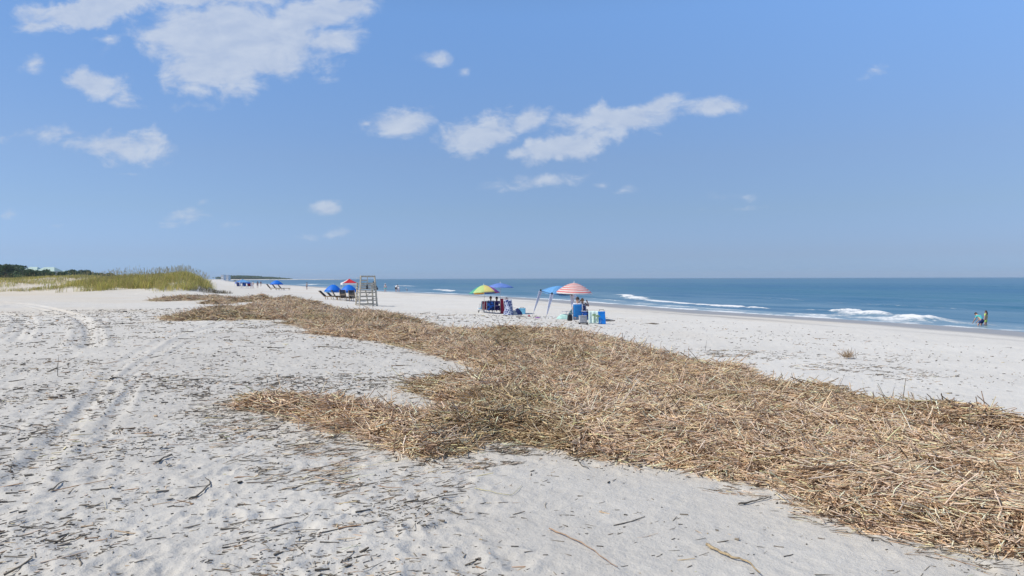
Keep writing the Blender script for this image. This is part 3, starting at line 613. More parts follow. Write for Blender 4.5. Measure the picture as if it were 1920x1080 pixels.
upright(1902,800,26,.03,.004,'thin pale upright reed at the far right of the mat', Mgrn)
upright(108,690,18,.05,.006,'lone dark twig standing upright in the sand at the left')
upright(1322,650,12,.3,.006,'small twig standing in the sand behind the reed mat')
# bushy tuft on the crest of the mat
def tuft(px, py, n, Hpx, label, cols, name='reed_tuft', spread=.35, rad=.004):
    p = hit(px, py, .1); dist = math.hypot(p[0], p[1]); H = Hpx/F*dist; x = rng.normal(0, spread*.5, n); y = rng.normal(0, spread*.5, n); az = rng.uniform(0, 6.28, n); el = rng.uniform(.25, 1.45, n)
    D = np.stack([np.cos(az)*np.cos(el), np.sin(az)*np.cos(el), np.sin(el)], 1); L = rng.uniform(.4, 1.1, n)*H
    v, q, c = stem_arrays(np.stack([x, y, np.full(n, .05)], 1), D, L, np.full(n, rad), cols[rng.choice(len(cols), n)]*rng.uniform(.7, 1.2, n)[:, None], rng.normal(0, .05, n), 2)
    o = mkobj(name, np_mesh(name, v, q, c, mat=M_stem)); o.location = (p[0], p[1], gz1(p[0], p[1])); tag(o, label, 'tuft')
tuft(990,632,220,26,'bushy tuft of dry stems sticking out of the crest of the reed mat', PAL*.8, spread=.16, rad=.006)
tuft(1590,666,90,16,'small dry plant tuft on the open sand between mat and sea', PAL*.7, spread=.14, rad=.006)
tuft(1205,652,60,14,'dry stem tuft on the back crest right of the middle of the mat', PAL*.8, spread=.16, rad=.006)

# ------------------------------------------------------------------ dune grass
def grass(n, pred, H0, w0, cols, box, name, label, seeds=0.0, lim=None):
    x = rng.uniform(box[0], box[1], n); y = rng.uniform(box[2], box[3], n); k = pred(x, y) > rng.random(n); x = x[k]; y = y[k]; n = len(x)
    H = H0*rng.uniform(.55, 1.25, n)*(.7+.6*fbm(x/3, y/3, 2, 121)); az = rng.normal(.3, 1.4, n); lean = rng.uniform(.05, .55, n)
    D = np.stack([np.cos(az)*lean, np.sin(az)*lean, np.ones(n)], 1); D /= np.linalg.norm(D, axis=1, keepdims=True)
    c = cols[rng.choice(len(cols), n)]*rng.uniform(.7, 1.25, n)[:, None]; c = c*(.8+.45*fbm(x/2.5, y/2.5, 2, 122))[:, None]
    parts = [stem_arrays(np.stack([x, y, gz(x, y)-.02], 1), D, H, np.full(n, w0), c, rng.normal(0, .10, n), 2, 3)]
    m = int(n*seeds)
    if m:
        i = rng.choice(n, m, replace=False); D2 = D[i]*1; D2[:, :2] *= .6; D2 /= np.linalg.norm(D2, axis=1, keepdims=True); Hs = H[i]*1.25+.3
        P = np.stack([x[i], y[i], gz(x[i], y[i])], 1); cc = np.array([(.50,.45,.26)])*rng.uniform(.8, 1.2, m)[:, None]
        parts.append(stem_arrays(P, D2, Hs, np.full(m, .006), cc, np.full(m, .02), 1)); parts.append(stem_arrays(P+D2*Hs[:, None], D2, np.full(m, .25), np.full(m, .022), cc, np.full(m, .1), 1))
    v, q, c = merge(parts); return tag(mkobj(name, np_mesh(name, v, q, c, mat=M_grass)), label, 'dune grass', kind='stuff')
GC = np.array([(.74,.68,.26),(.64,.62,.22),(.80,.72,.34),(.52,.54,.18),(.74,.62,.34),(.38,.40,.14)])
edge = lambda x, y: sstep(1, -2.5, x+33+.44*(y-77))*(.12*(x > -66)+.88*sstep(-59, -49, x+9*(fbm(x/3, y/3, 3, 128)-.5)))
pm = lambda x, y: edge(x, y)*sstep(.28, .60, dune_z(x, y)-.08+1.0*(fbm(x/2.2, y/2.2, 3, 123)-.5))*(.25+.75*sstep(.3, .5, fbm(x/1.2, y/1.2, 2, 124)))
grass(110000, pm, .85, .014, GC, (-66,-31,70,108), 'dune_grass', 'tall yellow green beach grass with seed heads covering the big dune', .05)
pm2 = lambda x, y: sstep(.35, .75, dune_z(x, y)+.7*(fbm(x/5, y/5, 3, 126)-.5))*(.35+.65*sstep(.3, .5, fbm(x/1.5, y/1.5, 2, 127)))*sstep(1, -2.5, x+33+.44*(y-77))
grass(80000, pm2, .45, .020, GC*.92, (-128,-58,108,165), 'dune_grass', 'yellow green grass on the farther low dunes at the left edge', .02)
pb = lambda x, y: np.maximum(sstep(1.0, .3, ((x+73)/4.2)**2+((y-86)/2.6)**2), sstep(1.0, .3, ((x+57)/6)**2+((y-83)/2.4)**2))*sstep(.4, .5, fbm(x/1.0, y/1.0, 2, 125))
grass(16000, pb, .38, .014, GC*.8, (-82,-48,78,92), 'low_beach_grass', 'low green grass tufts on the sand in front of the dune')
pk = lambda x, y: sstep(1.0, .5, ((x+35.2)/2.3)**2+((y-80.5)/2.4)**2)
grass(1800, pk, .45, .016, np.array([(.14,.13,.09),(.20,.18,.10),(.30,.24,.14)]), (-37,-28,76,85), 'dead_scrub', 'dark dead scrub at the right foot of the grassy dune')

# ------------------------------------------------------------------ trees, houses, headland
def crown_mesh(name, seed, H, Rw, n, cols, leaf):
    g = np.random.default_rng(seed); k = g.integers(7, 12); cx = g.normal(0, Rw*.45, k); cy = g.normal(0, Rw*.45, k); cz = g.uniform(.35, .88, k)*H; cr = g.uniform(.25, .5, k)*Rw
    i = g.integers(0, k, n); dv = g.normal(0, 1, (n, 3)); dv /= np.linalg.norm(dv, axis=1, keepdims=True); rr = cr[i]*g.uniform(.5, 1.1, n)
    P = np.stack([cx[i], cy[i], cz[i]], 1)+dv*rr[:, None]*np.array([1,1,.75]); a = g.normal(0, 1, (n, 3)); a /= np.linalg.norm(a, axis=1, keepdims=True); b = np.cross(a, dv); b /= np.linalg.norm(b, axis=1, keepdims=True)+1e-9
    s = leaf*g.uniform(.5, 1.3, n)[:, None]; V = np.stack([P-a*s, P+b*s*.6, P+a*s, P-b*s*.6], 1).reshape(-1, 3); Q_ = np.arange(n*4).reshape(-1, 4)
    tone = .6+.8*g.random(k); c = cols[g.integers(0, len(cols), n)]*tone[i][:, None]
    return np_mesh(name, V, Q_, np.repeat(c, 4, 0), mat=M_leaf, smooth=False)
TC = np.array([(.035,.085,.03),(.05,.10,.035),(.03,.07,.035),(.07,.12,.04)])
crowns = [crown_mesh('crown', 300+i, h, w, 1500, TC, .38) for i, (h, w) in enumerate([(9,5),(11,5.5),(8,6),(12,6),(7,4.5)])]
def trunk_mesh(H):
    b = MB(); b.tube([(0,0,-.3),(.1,0,H*.35),(-.1,.1,H*.75)], [.28,.2,.08], 8)
    for a in range(4): b.tube([(.05,0,H*(.35+.08*a)), (math.cos(a*1.7)*1.6, math.sin(a*1.7)*1.6, H*(.6+.06*a))], [.1,.03], 6)
    me = bpy.data.meshes.new('trunk'); me.from_pydata(b.v, [], b.f); me.materials.append(M['bark']); return me
trunks = [trunk_mesh(h) for h in (9,11,8,12,7)]
ti = 0
for k in range(46):
    px = -60+k*6.6+rng.uniform(-3, 3); dpt = np.interp(px, [-60,110,130,235], [430,460,560,900])*rng.uniform(.93, 1.07)
    topy = 2.2+ np.interp(px, [-60,0,40,60,90,105,118,130,160,190,215,240], [490,493,496,501,504,506,509,504,505,509,510,513])+rng.uniform(-1.5, 3)
    x = (px-960)/F*dpt; y = dpt; z = gz1(x, y); want = 3.2+(523.5-topy)/F*dpt-z; i = int(rng.integers(0, 5)); s = want/(9,11,8,12,7)[i]/.97
    t = empty('tree', (x, y, z), rng.uniform(0, 6), 'dark green tree in the dense row beyond the dunes at the far left', 'tree', 'trees beyond the dunes'); t.scale = (s*1.15, s*1.15, s)
    mkobj('crown', crowns[i], t); mkobj('trunk', trunks[i], t); ti += 1
def house(px, py, wpx, dpt, label, hpx=6):
    x = (px-960)/F*dpt; y = dpt; z0 = gz1(x, y); w_ = wpx/F*dpt; top = 3.2+(523.5-py)/F*dpt-z0; rh = min(3.2, top*.3); h = top-rh; dp = 9
    r = empty('beach_house', (x, y, z0), 0, label, 'house')
    b = MB(); b.box((0,0,h/2), (w_, dp, h)); b.build('wall', M['wall'], r)
    b = MB(); o = .6; V_ = [(-w_/2-o,-dp/2-o,h),(w_/2+o,-dp/2-o,h),(w_/2+o,dp/2+o,h),(-w_/2-o,dp/2+o,h),(-w_/2*.55,0,h+rh),(w_/2*.55,0,h+rh)]
    b.add(V_, [(0,1,5,4),(1,2,5),(2,3,4,5),(3,0,4),(3,2,1,0)]); b.build('roof', M['roofgreen'], r)
    n = max(2, int(w_/3.5))
    for i in range(n):
        wb = MB(); cx = -w_/2+(i+.5)*w_/n; wb.box((cx,-dp/2-.03,h*.78), (1.3,.06,1.5)); f = wb.build('window', M['white'], r)
        pb_ = MB(); pb_.box((cx,-dp/2-.075,h*.78), (1.05,.03,1.25)); pb_.build('pane', M['pane'], f)
house(22,498.0,34,470,'wide house with pale green hip roof behind the leftmost trees')
house(64,500.0,26,465,'small pale green roofed house second from the left above the trees')
house(93,500.5,34,462,'long pale roofed house right of the two green roofs among the trees')
house(120,507,10,560,'narrow pale house gable in the gap between the tree clumps')
def block(px, py, wpx, dpt, label):
    x = (px-960)/F*dpt; z0 = gz1(x, dpt); w_ = wpx/F*dpt; h = 3.2+(524-py)/F*dpt-z0; r = empty('hotel', (x, dpt, z0), 0, label, 'building')
    b = MB(); b.box((0,0,h/2), (w_, 12, h)); b.build('wall', M['white'], r); b = MB(); b.box((0,0,h+.3), (w_+1, 13, .6)); b.build('roof', M['grey'], r)
    for i in range(3):
        for k in range(2): b = MB(); b.box((-w_/3+i*w_/3, -6.05, h*(.35+.33*k)), (w_*.16, .1, h*.14)); b.build('window', M['pane'], r)
block(419,517,5,1500,'far white building just right of the grassy dune'); block(428,517.5,5,1550,'far white building beside the dark headland')
# headland wood
n = 9000; q = rng.random(n); hx = -1085+q*215+rng.normal(0, 6, n); hy = 2560+q*60+rng.normal(0, 30, n)
hh = (9.5*1.35*np.interp(q, [0,.15,.3,.6,.85,1], [.75,.9,1,.75,.4,.15])*(.75+.5*fbm(q*30, q*0, 3, 131)))*np.sqrt(rng.random(n))+.3
D = np.stack([rng.normal(0, .5, n), rng.normal(0, .5, n), np.ones(n)], 1); D /= np.linalg.norm(D, axis=1, keepdims=True)
v, q2, c = stem_arrays(np.stack([hx, hy, np.maximum(gz(hx, hy), .3)+hh-1.5], 1), D, np.full(n, 2.2), rng.uniform(1.0, 2.4, n), TC[rng.integers(0, 4, n)]*rng.uniform(.8, 1.6, n)[:, None], np.zeros(n), 2, 5)
v3, q3, c3 = stem_arrays(np.stack([hx[:3000], hy[:3000], np.full(3000, -.5)], 1), D[:3000]*0+np.array([0,0,1.0]), hh[:3000], np.full(3000, 1.6), TC[rng.integers(0, 4, 3000)], np.zeros(3000), 1, 4)
v, q2, c = merge([(v, q2, c), (v3, q3, c3)])
tag(mkobj('headland_wood', np_mesh('headland_wood', v, q2, c, mat=M_leaf)), 'dark wooded headland on the horizon beyond the left beach', 'woodland', kind='stuff')

# ------------------------------------------------------------------ beach furniture
def canopy(R_, zr, zt, panels, mats, rings=6, mode='panel', scallop=.03, sub=3):
    """domed canopy with straight ribs and slightly sagging panels"""
    b = MB(); n = panels*sub; V = [(0,0,zt)]; Fc = []; ms = []
    for i in range(1, rings+1):
        t = i/rings; zz = zr+(zt-zr)*(1-t**1.7)
        for k in range(n):
            a = 2*math.pi*k/n; ph_ = (k % sub)/sub; sag = scallop*math.sin(math.pi*ph_)*t
            ra = R_*t*(1-sag*1.4); V.append((ra*math.cos(a), ra*math.sin(a), zz-sag*R_*.35))
    for k in range(n):
        Fc.append((0, 1+k, 1+(k+1) % n)); ms.append((k//sub) % len(mats) if mode == 'panel' else 0)
        for i in range(rings-1):
            a = 1+i*n+k; c_ = 1+i*n+(k+1) % n; Fc.append((a, a+n, c_+n, c_)); ms.append((k//sub) % len(mats) if mode == 'panel' else (i+1) % len(mats))
    b.v = V; b.f = Fc; b.m = ms; return b
def umbrella(px, py, Rr, Hrim, Htop, mats, label, panels=8, mode='panel', tilt=(0,0), rot=0.0, rings=6, val=None, dxy=(0,0), group=None, pole_mat='white'):
    loc = at(px, py); loc.x += dxy[0]; loc.y += dxy[1]; r = empty('beach_umbrella', loc, rot, label, 'umbrella', group)
    c = canopy(Rr, Hrim, Htop, panels, mats, rings, mode); E = Matrix.Translation((0,0,Hrim)) @ Euler((tilt[0],tilt[1],0)).to_matrix().to_4x4() @ Matrix.Translation((0,0,-Hrim))
    co = c.build('canopy', mats, r, True, .004); co.data.transform(E)
    if val:
        b = MB(); n = panels*3
        for k in range(n):
            a0 = 2*math.pi*k/n; a1 = 2*math.pi*(k+1)/n; f0 = 1-.045*math.sin(math.pi*((k % 3)/3)); f1 = 1-.045*math.sin(math.pi*(((k+1) % 3)/3))
            p0 = Vector((Rr*f0*math.cos(a0), Rr*f0*math.sin(a0), Hrim-.005)); p1 = Vector((Rr*f1*math.cos(a1), Rr*f1*math.sin(a1), Hrim-.005)); dn = Vector((0,0,-.10))
            b.add([p0, p1, p1*1.0+dn, p0*1.0+dn], [(0,1,2,3)])
        vo = b.build('valance', val, co, False, .004); vo.data.transform(E)
    b = MB(); top = E @ Vector((0,0,Htop+.05)); b.tube([(0,0,-.15), (0,0,Hrim*.9), top], .018, 8); b.build('pole', M[pole_mat], r, True)
    for k in range(panels):
        a = 2*math.pi*k/panels; b = MB(); b.tube([E @ Vector((Rr*t*math.cos(a), Rr*t*math.sin(a), Hrim+(Htop-Hrim)*(1-t**1.7)-.02)) for t in (.03,.35,.7,.98)], .006, 5); b.build('rib', M['alu'], r)
    b = MB(); b.ball(top, (.03,.03,.05), 8, 6); b.build('finial', M['white'], r, True); return r

def beach_chair(loc, rz, fab, label, back=.75, recl=.35, w=.56, seat_h=.22, group=None, wood=False):
    """folding low chair, sitter faces local +Y"""
    r = empty('beach_chair', loc, rz, label, 'chair', group); h = w/2
    bt = Vector((0, -back*math.sin(recl)-.22, seat_h+back*math.cos(recl)))
    def sheet(a, b_, name, n=8):
        m = MB(); V = []; Fc = []
        for i in range(n+1):
            t = i/n; p = Vector(a).lerp(Vector(b_), t)
            for k in range(5):
                s = -1+k/2; V.append(p+Vector((s*(h-.02), 0, 0))+Vector((0, -.0, -.03*(1-s*s)*math.sin(math.pi*t))))
        for i in range(n):
            for k in range(4): Fc.append((i*5+k, i*5+k+1, (i+1)*5+k+1, (i+1)*5+k))
        m.add(V, Fc); return m.build(name, fab, r, True, .014)
    sheet((0,-.22,seat_h), bt, 'backrest'); sheet((0,-.20,seat_h-.01), (0,.26,seat_h+.05), 'seat')
    fm = M['tanwood'] if wood else M['white']; m = MB()
    for s in (-1, 1):
        m.tube([(s*h,-.22,seat_h-.02), Vector((s*h,0,0))+bt], .013, 6); m.tube([(s*h,-.30,seat_h-.03), (s*h,.28,seat_h+.045)], .013, 6)
        m.tube([(s*h,.26,seat_h+.04), (s*h,-.10,.01), (s*h,-.42,.01)], .013, 6); m.tube([(s*h,-.38,.012), (s*h,.22,.012)], .011, 6); m.tube([(s*h,.20,.01), (s*h,.12,seat_h+.22)], .013, 6)
    m.tube([Vector((-h,0,0))+bt, Vector((h,0,0))+bt], .013, 6); m.tube([(-h,.28,seat_h+.045), (h,.28,seat_h+.045)], .013, 6); m.build('frame', fm, r, True)
    for s in (-1, 1):
        m = MB(); m.box((s*(h+.01), -.06, seat_h+.24), (.05,.46,.022)); m.build('armrest', M['white'], r)
    return r
def lounger(loc, rz, label, group, back_el=.95):
    """wooden slatted beach lounger, head end raised, foot toward local +Y"""
    r = empty('beach_lounger', loc, rz, label, 'lounger', group)
    m = MB()
    for s in (-1, 1):
        m.bar((s*.30,-.55,.30), (s*.30,.95,.30), .04, .07); m.bar((s*.30,-.55,.30), (s*.30,-.55-.85*math.cos(back_el),.30+.85*math.sin(back_el)), .04, .05)
    m.bar((-.3,.93,.30), (.3,.93,.30), .04); m.bar((-.3,-.9,.62), (.3,-.9,.62), .04); m.build('frame', M['tanwood'], r)
    m = MB()
    for i in range(9): t = (i+.5)/9*.85; m.box((0,-.55-t*math.cos(back_el)+.03,.32+t*math.sin(back_el)), (.62,.075,.03), (-(back_el)+math.pi,0,0))
    m.build('backrest', M['dark'], r)
    m = MB()
    for i in range(12): m.box((0,-.48+i*.125,.35), (.62,.08,.022))
    m.build('seat', M['dark'], r)
    for s in (-1, 1):
        for y in (-.45, .8): m = MB(); m.bar((s*.30,y,.28), (s*.32,y+.05,-.02), .05); m.build('leg', M['tanwood'], r)
    return r

# ------------------------------------------------------------------ people
def skin_mesh(name, J, E_, rad, root):
    me = bpy.data.meshes.new(name); me.from_pydata([J[k] for k in J], [(list(J).index(a), list(J).index(b)) for a, b in E_], []); o = bpy.data.objects.new(name, me); col.objects.link(o)
    o.modifiers.new('skin', 'SKIN'); me.skin_vertices or None
    sv = me.skin_vertices[0].data
    for i, k in enumerate(J): sv[i].radius = (rad[k], rad[k]); sv[i].use_root = (k == root)
    s = o.modifiers.new('sub', 'SUBSURF'); s.levels = 2; s.render_levels = 2
    bpy.context.view_layer.update(); dg = bpy.context.evaluated_depsgraph_get(); m2 = bpy.data.meshes.new_from_object(o.evaluated_get(dg)); m2.name = name
    bpy.data.objects.remove(o); bpy.data.meshes.remove(me); m2.polygons.foreach_set('use_smooth', [True]*len(m2.polygons)); return m2
POSES = {
 'sit': dict(pel=(0,0,.32),sp=(0,-.09,.52),ch=(0,-.17,.72),nk=(0,-.19,.90),hd=(0,-.17,1.0),tp=(0,-.155,1.10),sh=(.17,-.17,.83),el=(.25,-.05,.58),wr=(.21,.19,.52),ha=(.20,.27,.50),hp=(.09,.03,.31),kn=(.13,.43,.50),an=(.12,.72,.10),fo=(.12,.90,.06)),
 'armup': dict(pel=(0,0,.32),sp=(0,-.09,.52),ch=(0,-.17,.72),nk=(0,-.19,.90),hd=(0,-.17,1.0),tp=(0,-.155,1.10),sh=(.17,-.17,.83),el=(.34,-.02,.72),wr=(.24,.06,.95),ha=(.20,.09,1.02),hp=(.09,.03,.31),kn=(.13,.43,.50),an=(.12,.72,.10),fo=(.12,.90,.06)),
 'stand': dict(pel=(0,0,.95),sp=(0,.01,1.12),ch=(0,0,1.32),nk=(0,-.01,1.50),hd=(0,.01,1.58),tp=(0,.02,1.68),sh=(.17,0,1.42),el=(.23,-.02,1.14),wr=(.25,.07,.90),ha=(.25,.10,.82),hp=(.09,0,.92),kn=(.11,.03,.50),an=(.11,-.02,.09),fo=(.12,.13,.04)),
 'stoop': dict(pel=(0,-.10,.78),sp=(0,.02,.93),ch=(0,.17,1.06),nk=(0,.30,1.17),hd=(0,.37,1.21),tp=(0,.44,1.27),sh=(.16,.20,1.13),el=(.22,.30,.86),wr=(.17,.46,.68),ha=(.16,.50,.61),hp=(.09,-.09,.76),kn=(.14,.12,.45),an=(.14,-.04,.07),fo=(.15,.12,.03))}
RAD = dict(pel=.125,sp=.115,ch=.13,nk=.05,hd=.085,tp=.07,sh=.06,el=.043,wr=.028,ha=.034,hp=.085,kn=.055,an=.036,fo=.03)
_cache = {}
def person(loc, rz, pose, skin, hair, top, bottom, label, s=1.0, long_hair=False, hat=None):
    P = POSES[pose]; key = pose
    if key not in _cache:
        J = {}; rd = {}
        for k in ('pel','sp','ch','nk','hd','tp'): J[k] = P[k]; rd[k] = RAD[k]
        Ed = [('pel','sp'),('sp','ch'),('ch','nk'),('nk','hd'),('hd','tp')]
        for sd in (-1, 1):
            for k in ('sh','el','wr','ha','hp','kn','an','fo'):
                p = P[k]; J[k+str(sd)] = (p[0]*sd, p[1], p[2]); rd[k+str(sd)] = RAD[k]
            Ed += [('ch','sh'+str(sd)),('sh'+str(sd),'el'+str(sd)),('el'+str(sd),'wr'+str(sd)),('wr'+str(sd),'ha'+str(sd)),('pel','hp'+str(sd)),('hp'+str(sd),'kn'+str(sd)),('kn'+str(sd),'an'+str(sd)),('an'+str(sd),'fo'+str(sd))]
            w_ = Vector(J['wr'+str(sd)]); h_ = Vector(J['ha'+str(sd)]); d = (h_-w_).normalized(); side = Vector((1,0,0)).cross(d).normalized() if pose != 'stand' else Vector((0,1,0))
            side = (Vector((1,0,0))-d*d.x).normalized() if pose != 'stand' else side
            for f in range(5):
                if f == 4: a = w_.lerp(h_, .6)+side*(-.03*sd); b_ = a+(d*.5+side*(-1.0*sd)).normalized()*.04
                else: a = h_+side*((f-1.5)*.019)+d*.03; b_ = a+d*(.05,.06,.055,.042)[f]+Vector((0,0,-.012))
                J[f'f{f}a{sd}'] = tuple(a); J[f'f{f}b{sd}'] = tuple(b_); rd[f'f{f}a{sd}'] = .010; rd[f'f{f}b{sd}'] = .008
                Ed += [('ha'+str(sd), f'f{f}a{sd}'), (f'f{f}a{sd}', f'f{f}b{sd}')]
        body = skin_mesh('body', J, Ed, rd, 'pel')
        def sub(keys, edges, grow, root, name):
            JJ = {k: J[k] for k in keys}; return skin_mesh(name, JJ, edges, {k: rd[k]+grow for k in keys}, root)
        hs = {k: tuple(Vector(J['sh'+k]).lerp(Vector(J['el'+k]), .6)) for k in ('-1', '1')}
        for k in hs: J['sl'+k] = hs[k]; rd['sl'+k] = .05
        kt = {k: tuple(Vector(J['hp'+k]).lerp(Vector(J['kn'+k]), .65)) for k in ('-1', '1')}
        for k in kt: J['th'+k] = kt[k]; rd['th'+k] = .068
        J['pt'] = tuple(Vector(J['pel']).lerp(Vector(J['sp']), .3)); rd['pt'] = .118; J['cu'] = tuple(Vector(J['ch']).lerp(Vector(J['nk']), .45)); rd['cu'] = .085
        shirt = sub(['pt','sp','ch','cu','sh-1','sl-1','sh1','sl1'], [('pt','sp'),('sp','ch'),('ch','cu'),('ch','sh-1'),('sh-1','sl-1'),('ch','sh1'),('sh1','sl1')], .014, 'ch', 'shirt')
        shorts = sub(['pt','pel','hp-1','th-1','hp1','th1'], [('pt','pel'),('pel','hp-1'),('hp-1','th-1'),('pel','hp1'),('hp1','th1')], .012, 'pel', 'shorts')
        _cache[key] = (body, shirt, shorts)
    body, shirt, shorts = (m.copy() for m in _cache[key])
    r = empty('person', loc, rz, label, 'person'); r.scale = (s, s, s)
    for nm, me_, mt in (('body', body, skin), ('shirt', shirt, top), ('shorts', shorts, bottom)):
        me_.materials.clear(); me_.materials.append(mt); mkobj(nm, me_, r)
    hd = Vector(P['hd']); tp = Vector(P['tp']); ax = (tp-hd).normalized(); c = hd.lerp(tp, .45); fwd = Vector((0,1,0)); fwd = (fwd-ax*fwd.dot(ax)).normalized()
    m = MB(); m.ball((0,0,0), (.094,.108,.118), 14, 8, z0=-.25); q = Matrix((Vector((1,0,0)), fwd, ax)).transposed().to_4x4()
    if long_hair: m.ball((0,-.07,-.12), (.085,.05,.17), 12, 8)
    ho = m.build('hair', hair, r, True); ho.data.transform(Matrix.Translation(c-fwd*.022+ax*.02) @ q)
    for sd in (-1, 1):
        m = MB(); m.ball(c+fwd*.088+Vector((.034*sd,0,0))+ax*.0, .013, 8, 6); m.build('eye', M['white'], r, True)
        m = MB(); m.ball(c+Vector((.092*sd,0,0))-ax*.01, (.014,.022,.032), 8, 6); m.build('ear', skin, r, True)
    m = MB(); m.ball(c+fwd*.10-ax*.025, (.014,.022,.024), 8, 6); m.build('nose', skin, r, True)
    m = MB(); m.ball(c+fwd*.086-ax*.06, (.026,.010,.008), 8, 6); m.build('mouth', M['maroon'], r, True)
    if hat:
        m = MB(); m.ball((0,0,.03), (.105,.115,.10), 14, 8, z0=0); m.tube([(0,0,.03),(0,0,.045)], .2, 16); h2 = m.build('hat', hat, r, True); h2.data.transform(Matrix.Translation(c+ax*.03) @ q)
    return r

# ---- group under the striped umbrella
S_ = lambda v: F/v.y
L0 = at(1073, 599)
umbrella(1076, 599, 1.15, 1.60, 2.22, [M['stripered'], M['stripewhite']], 'large red and white striped umbrella above the blue high back chair', mode='ring', rings=14, tilt=(.03,.03))
# slant-leg shade tent
def shade_tent():
    r = empty('shade_tent', at(1040, 594), 0, 'pale blue slant leg shade tent with white corner sleeves left of the striped umbrella', 'tent'); o = r.location
    feet = [at(998, 593), at(1023, 599), at(1066, 589), at(1088, 584)]; feet = [feet[0], feet[1], at(1069, 596)+Vector((0,.6,0)), at(1078, 578)]
    c = Vector((at(1047, 590).x, at(1047, 590).y+.5, 0)); zt = 1.72; top = []
    for (px, py) in ((1014, 545), (1035, 551), (1072, 553), (1074, 545)):
        d = ray(px, py); top.append((px, py, d))
    deps = (feet[0].y+.25, feet[1].y+.25, feet[1].y+.9, feet[0].y+1.4)
    T = [Vector((d[0]/d[1]*y, y, CAM[2]+d[2]/d[1]*y)) for (px, py, d), y in zip(top, deps)]
    feet = [feet[0], feet[1], Vector((T[2].x+.10, T[2].y-.1, gz1(T[2].x, T[2].y))), Vector((T[3].x+.75, T[3].y+.5, gz1(T[3].x+.75, T[3].y+.5)))]
    pk = (T[0]+T[1]+T[2]+T[3])/4+Vector((0,0,.42)); b = MB(); n = 5
    for i in range(4):
        a, c_ = T[i], T[(i+1) % 4]; V_ = []
        for u in range(n+1):
            for v_ in range(n+1):
                t = u/n; s = v_/n; e = a.lerp(c_, s); p = pk.lerp(e, t); p = p+Vector((0,0,.07*math.sin(math.pi*t)-.09*math.sin(math.pi*s)*t*t)); V_.append(p-o)
        b.add(V_, [(u*(n+1)+v_, (u+1)*(n+1)+v_, (u+1)*(n+1)+v_+1, u*(n+1)+v_+1) for u in range(n) for v_ in range(n)])
    b.build('canopy', M['palebluec'], r, True, .004)
    for i in range(4):
        b = MB(); b.tube([T[i]-o, feet[i]-o], .016, 6); b.build('leg', M['alu'], r, True)
        b = MB(); b.box(T[i]-o+Vector((0,0,.03)), (.09,.09,.11)); b.build('joint', M['black'], r)
        # fabric sleeve hanging down along the leg
        b = MB(); k0 = T[i]-o; k1 = (T[i].lerp(feet[i], .8))-o; wv_ = Vector((.09,.05,0)); dnv = k1-k0
        b.add([k0-wv_*1.3, k0+wv_*1.3, k1+wv_*.35, k1-wv_*.35], [(0,1,2,3)]); b.build('sleeve', M['lavender'], r, False, .02)
    b = MB()
    for i in range(4): b.tube([T[i]-o, T[(i+1) % 4]-o], .012, 6); b.tube([T[i]-o, pk-o-Vector((0,0,.03))], .01, 6)
    b.build('roof_frame', M['black'], r); return r
shade_tent()
ch = at(1083, 604); beach_chair(ch, -.10, M['chairblue'], 'blue high back chair with a person in it under the striped umbrella', .72, .22, .52, .32)
person(ch+Vector((0,0,.10)), -.10, 'sit', M['skin'], M['hair'], M['lavender'], M['navy'], 'dark haired person with pale collar seated in the blue high back chair', 1.12)
c2 = at(1092, 600)+Vector((.12,.7,0)); beach_chair(c2, -.35, M['navy'], 'dark folding chair half hidden right of the blue high back chair', .7, .3)
person(c2+Vector((0,0,.05)), -.35, 'armup', M['skin2'], M['hairlight'], M['navy'], M['navy'], 'light haired person in navy with raised hand beside the blue high back chair', 1.05)
beach_chair(at(1100, 605)+Vector((.05,.25,0)), -.5, M['blueprint'], 'low patterned blue folding chair between grey crate and palm towel', .45, .35, .5)
def cooler(loc, rz, d, c, lidc, label, name='cooler', handle=True, taper=1.0):
    r = empty(name, loc, rz, label, 'cooler'); b = MB(); b.box((0,0,d[2]*.44+.004), (d[0], d[1], d[2]*.86), taper=taper); ob = b.build('body', c, r); md = ob.modifiers.new('bevel', 'BEVEL'); md.width = .02; md.segments = 2
    b = MB(); b.box((0,0,d[2]*.935), (d[0]*1.04*taper, d[1]*1.04*taper, d[2]*.12)); ob = b.build('lid', lidc, r); md = ob.modifiers.new('bevel', 'BEVEL'); md.width = .012; md.segments = 2
    if handle: b = MB(); b.tube([(-d[0]*.3,0,d[2]*.98), (-d[0]*.25,0,d[2]*1.14), (d[0]*.25,0,d[2]*1.14), (d[0]*.3,0,d[2]*.98)], .014, 6); b.build('handle', M['black'], r, True)
    return r
cooler(at(1093, 606), .1, (.40,.30,.42), M['grey'], M['grey'], 'grey box cooler on dark base right of the blue high back chair', handle=False)
t = empty('wheel_base', at(1093, 608)+Vector((0,-.05,0)), 0, 'black low cart under the front of the grey box cooler', 'cart'); b = MB(); b.box((0,0,.07), (.46,.34,.04)); b.build('deck', M['black'], t)
for sx in (-1, 1):
    b = MB(); b.tube([(sx*.2,-.16,.05),(sx*.2,-.12,.05)], .05, 12); b.build('wheel', M['black'], t)
cooler(at(1128, 607.5), -.12, (.46,.34,.68), M['brightblue'], M['brightblue'], 'tall bright blue insulated bag with tapering sides at the right end of the group', 'insulated_bag', True, .8)
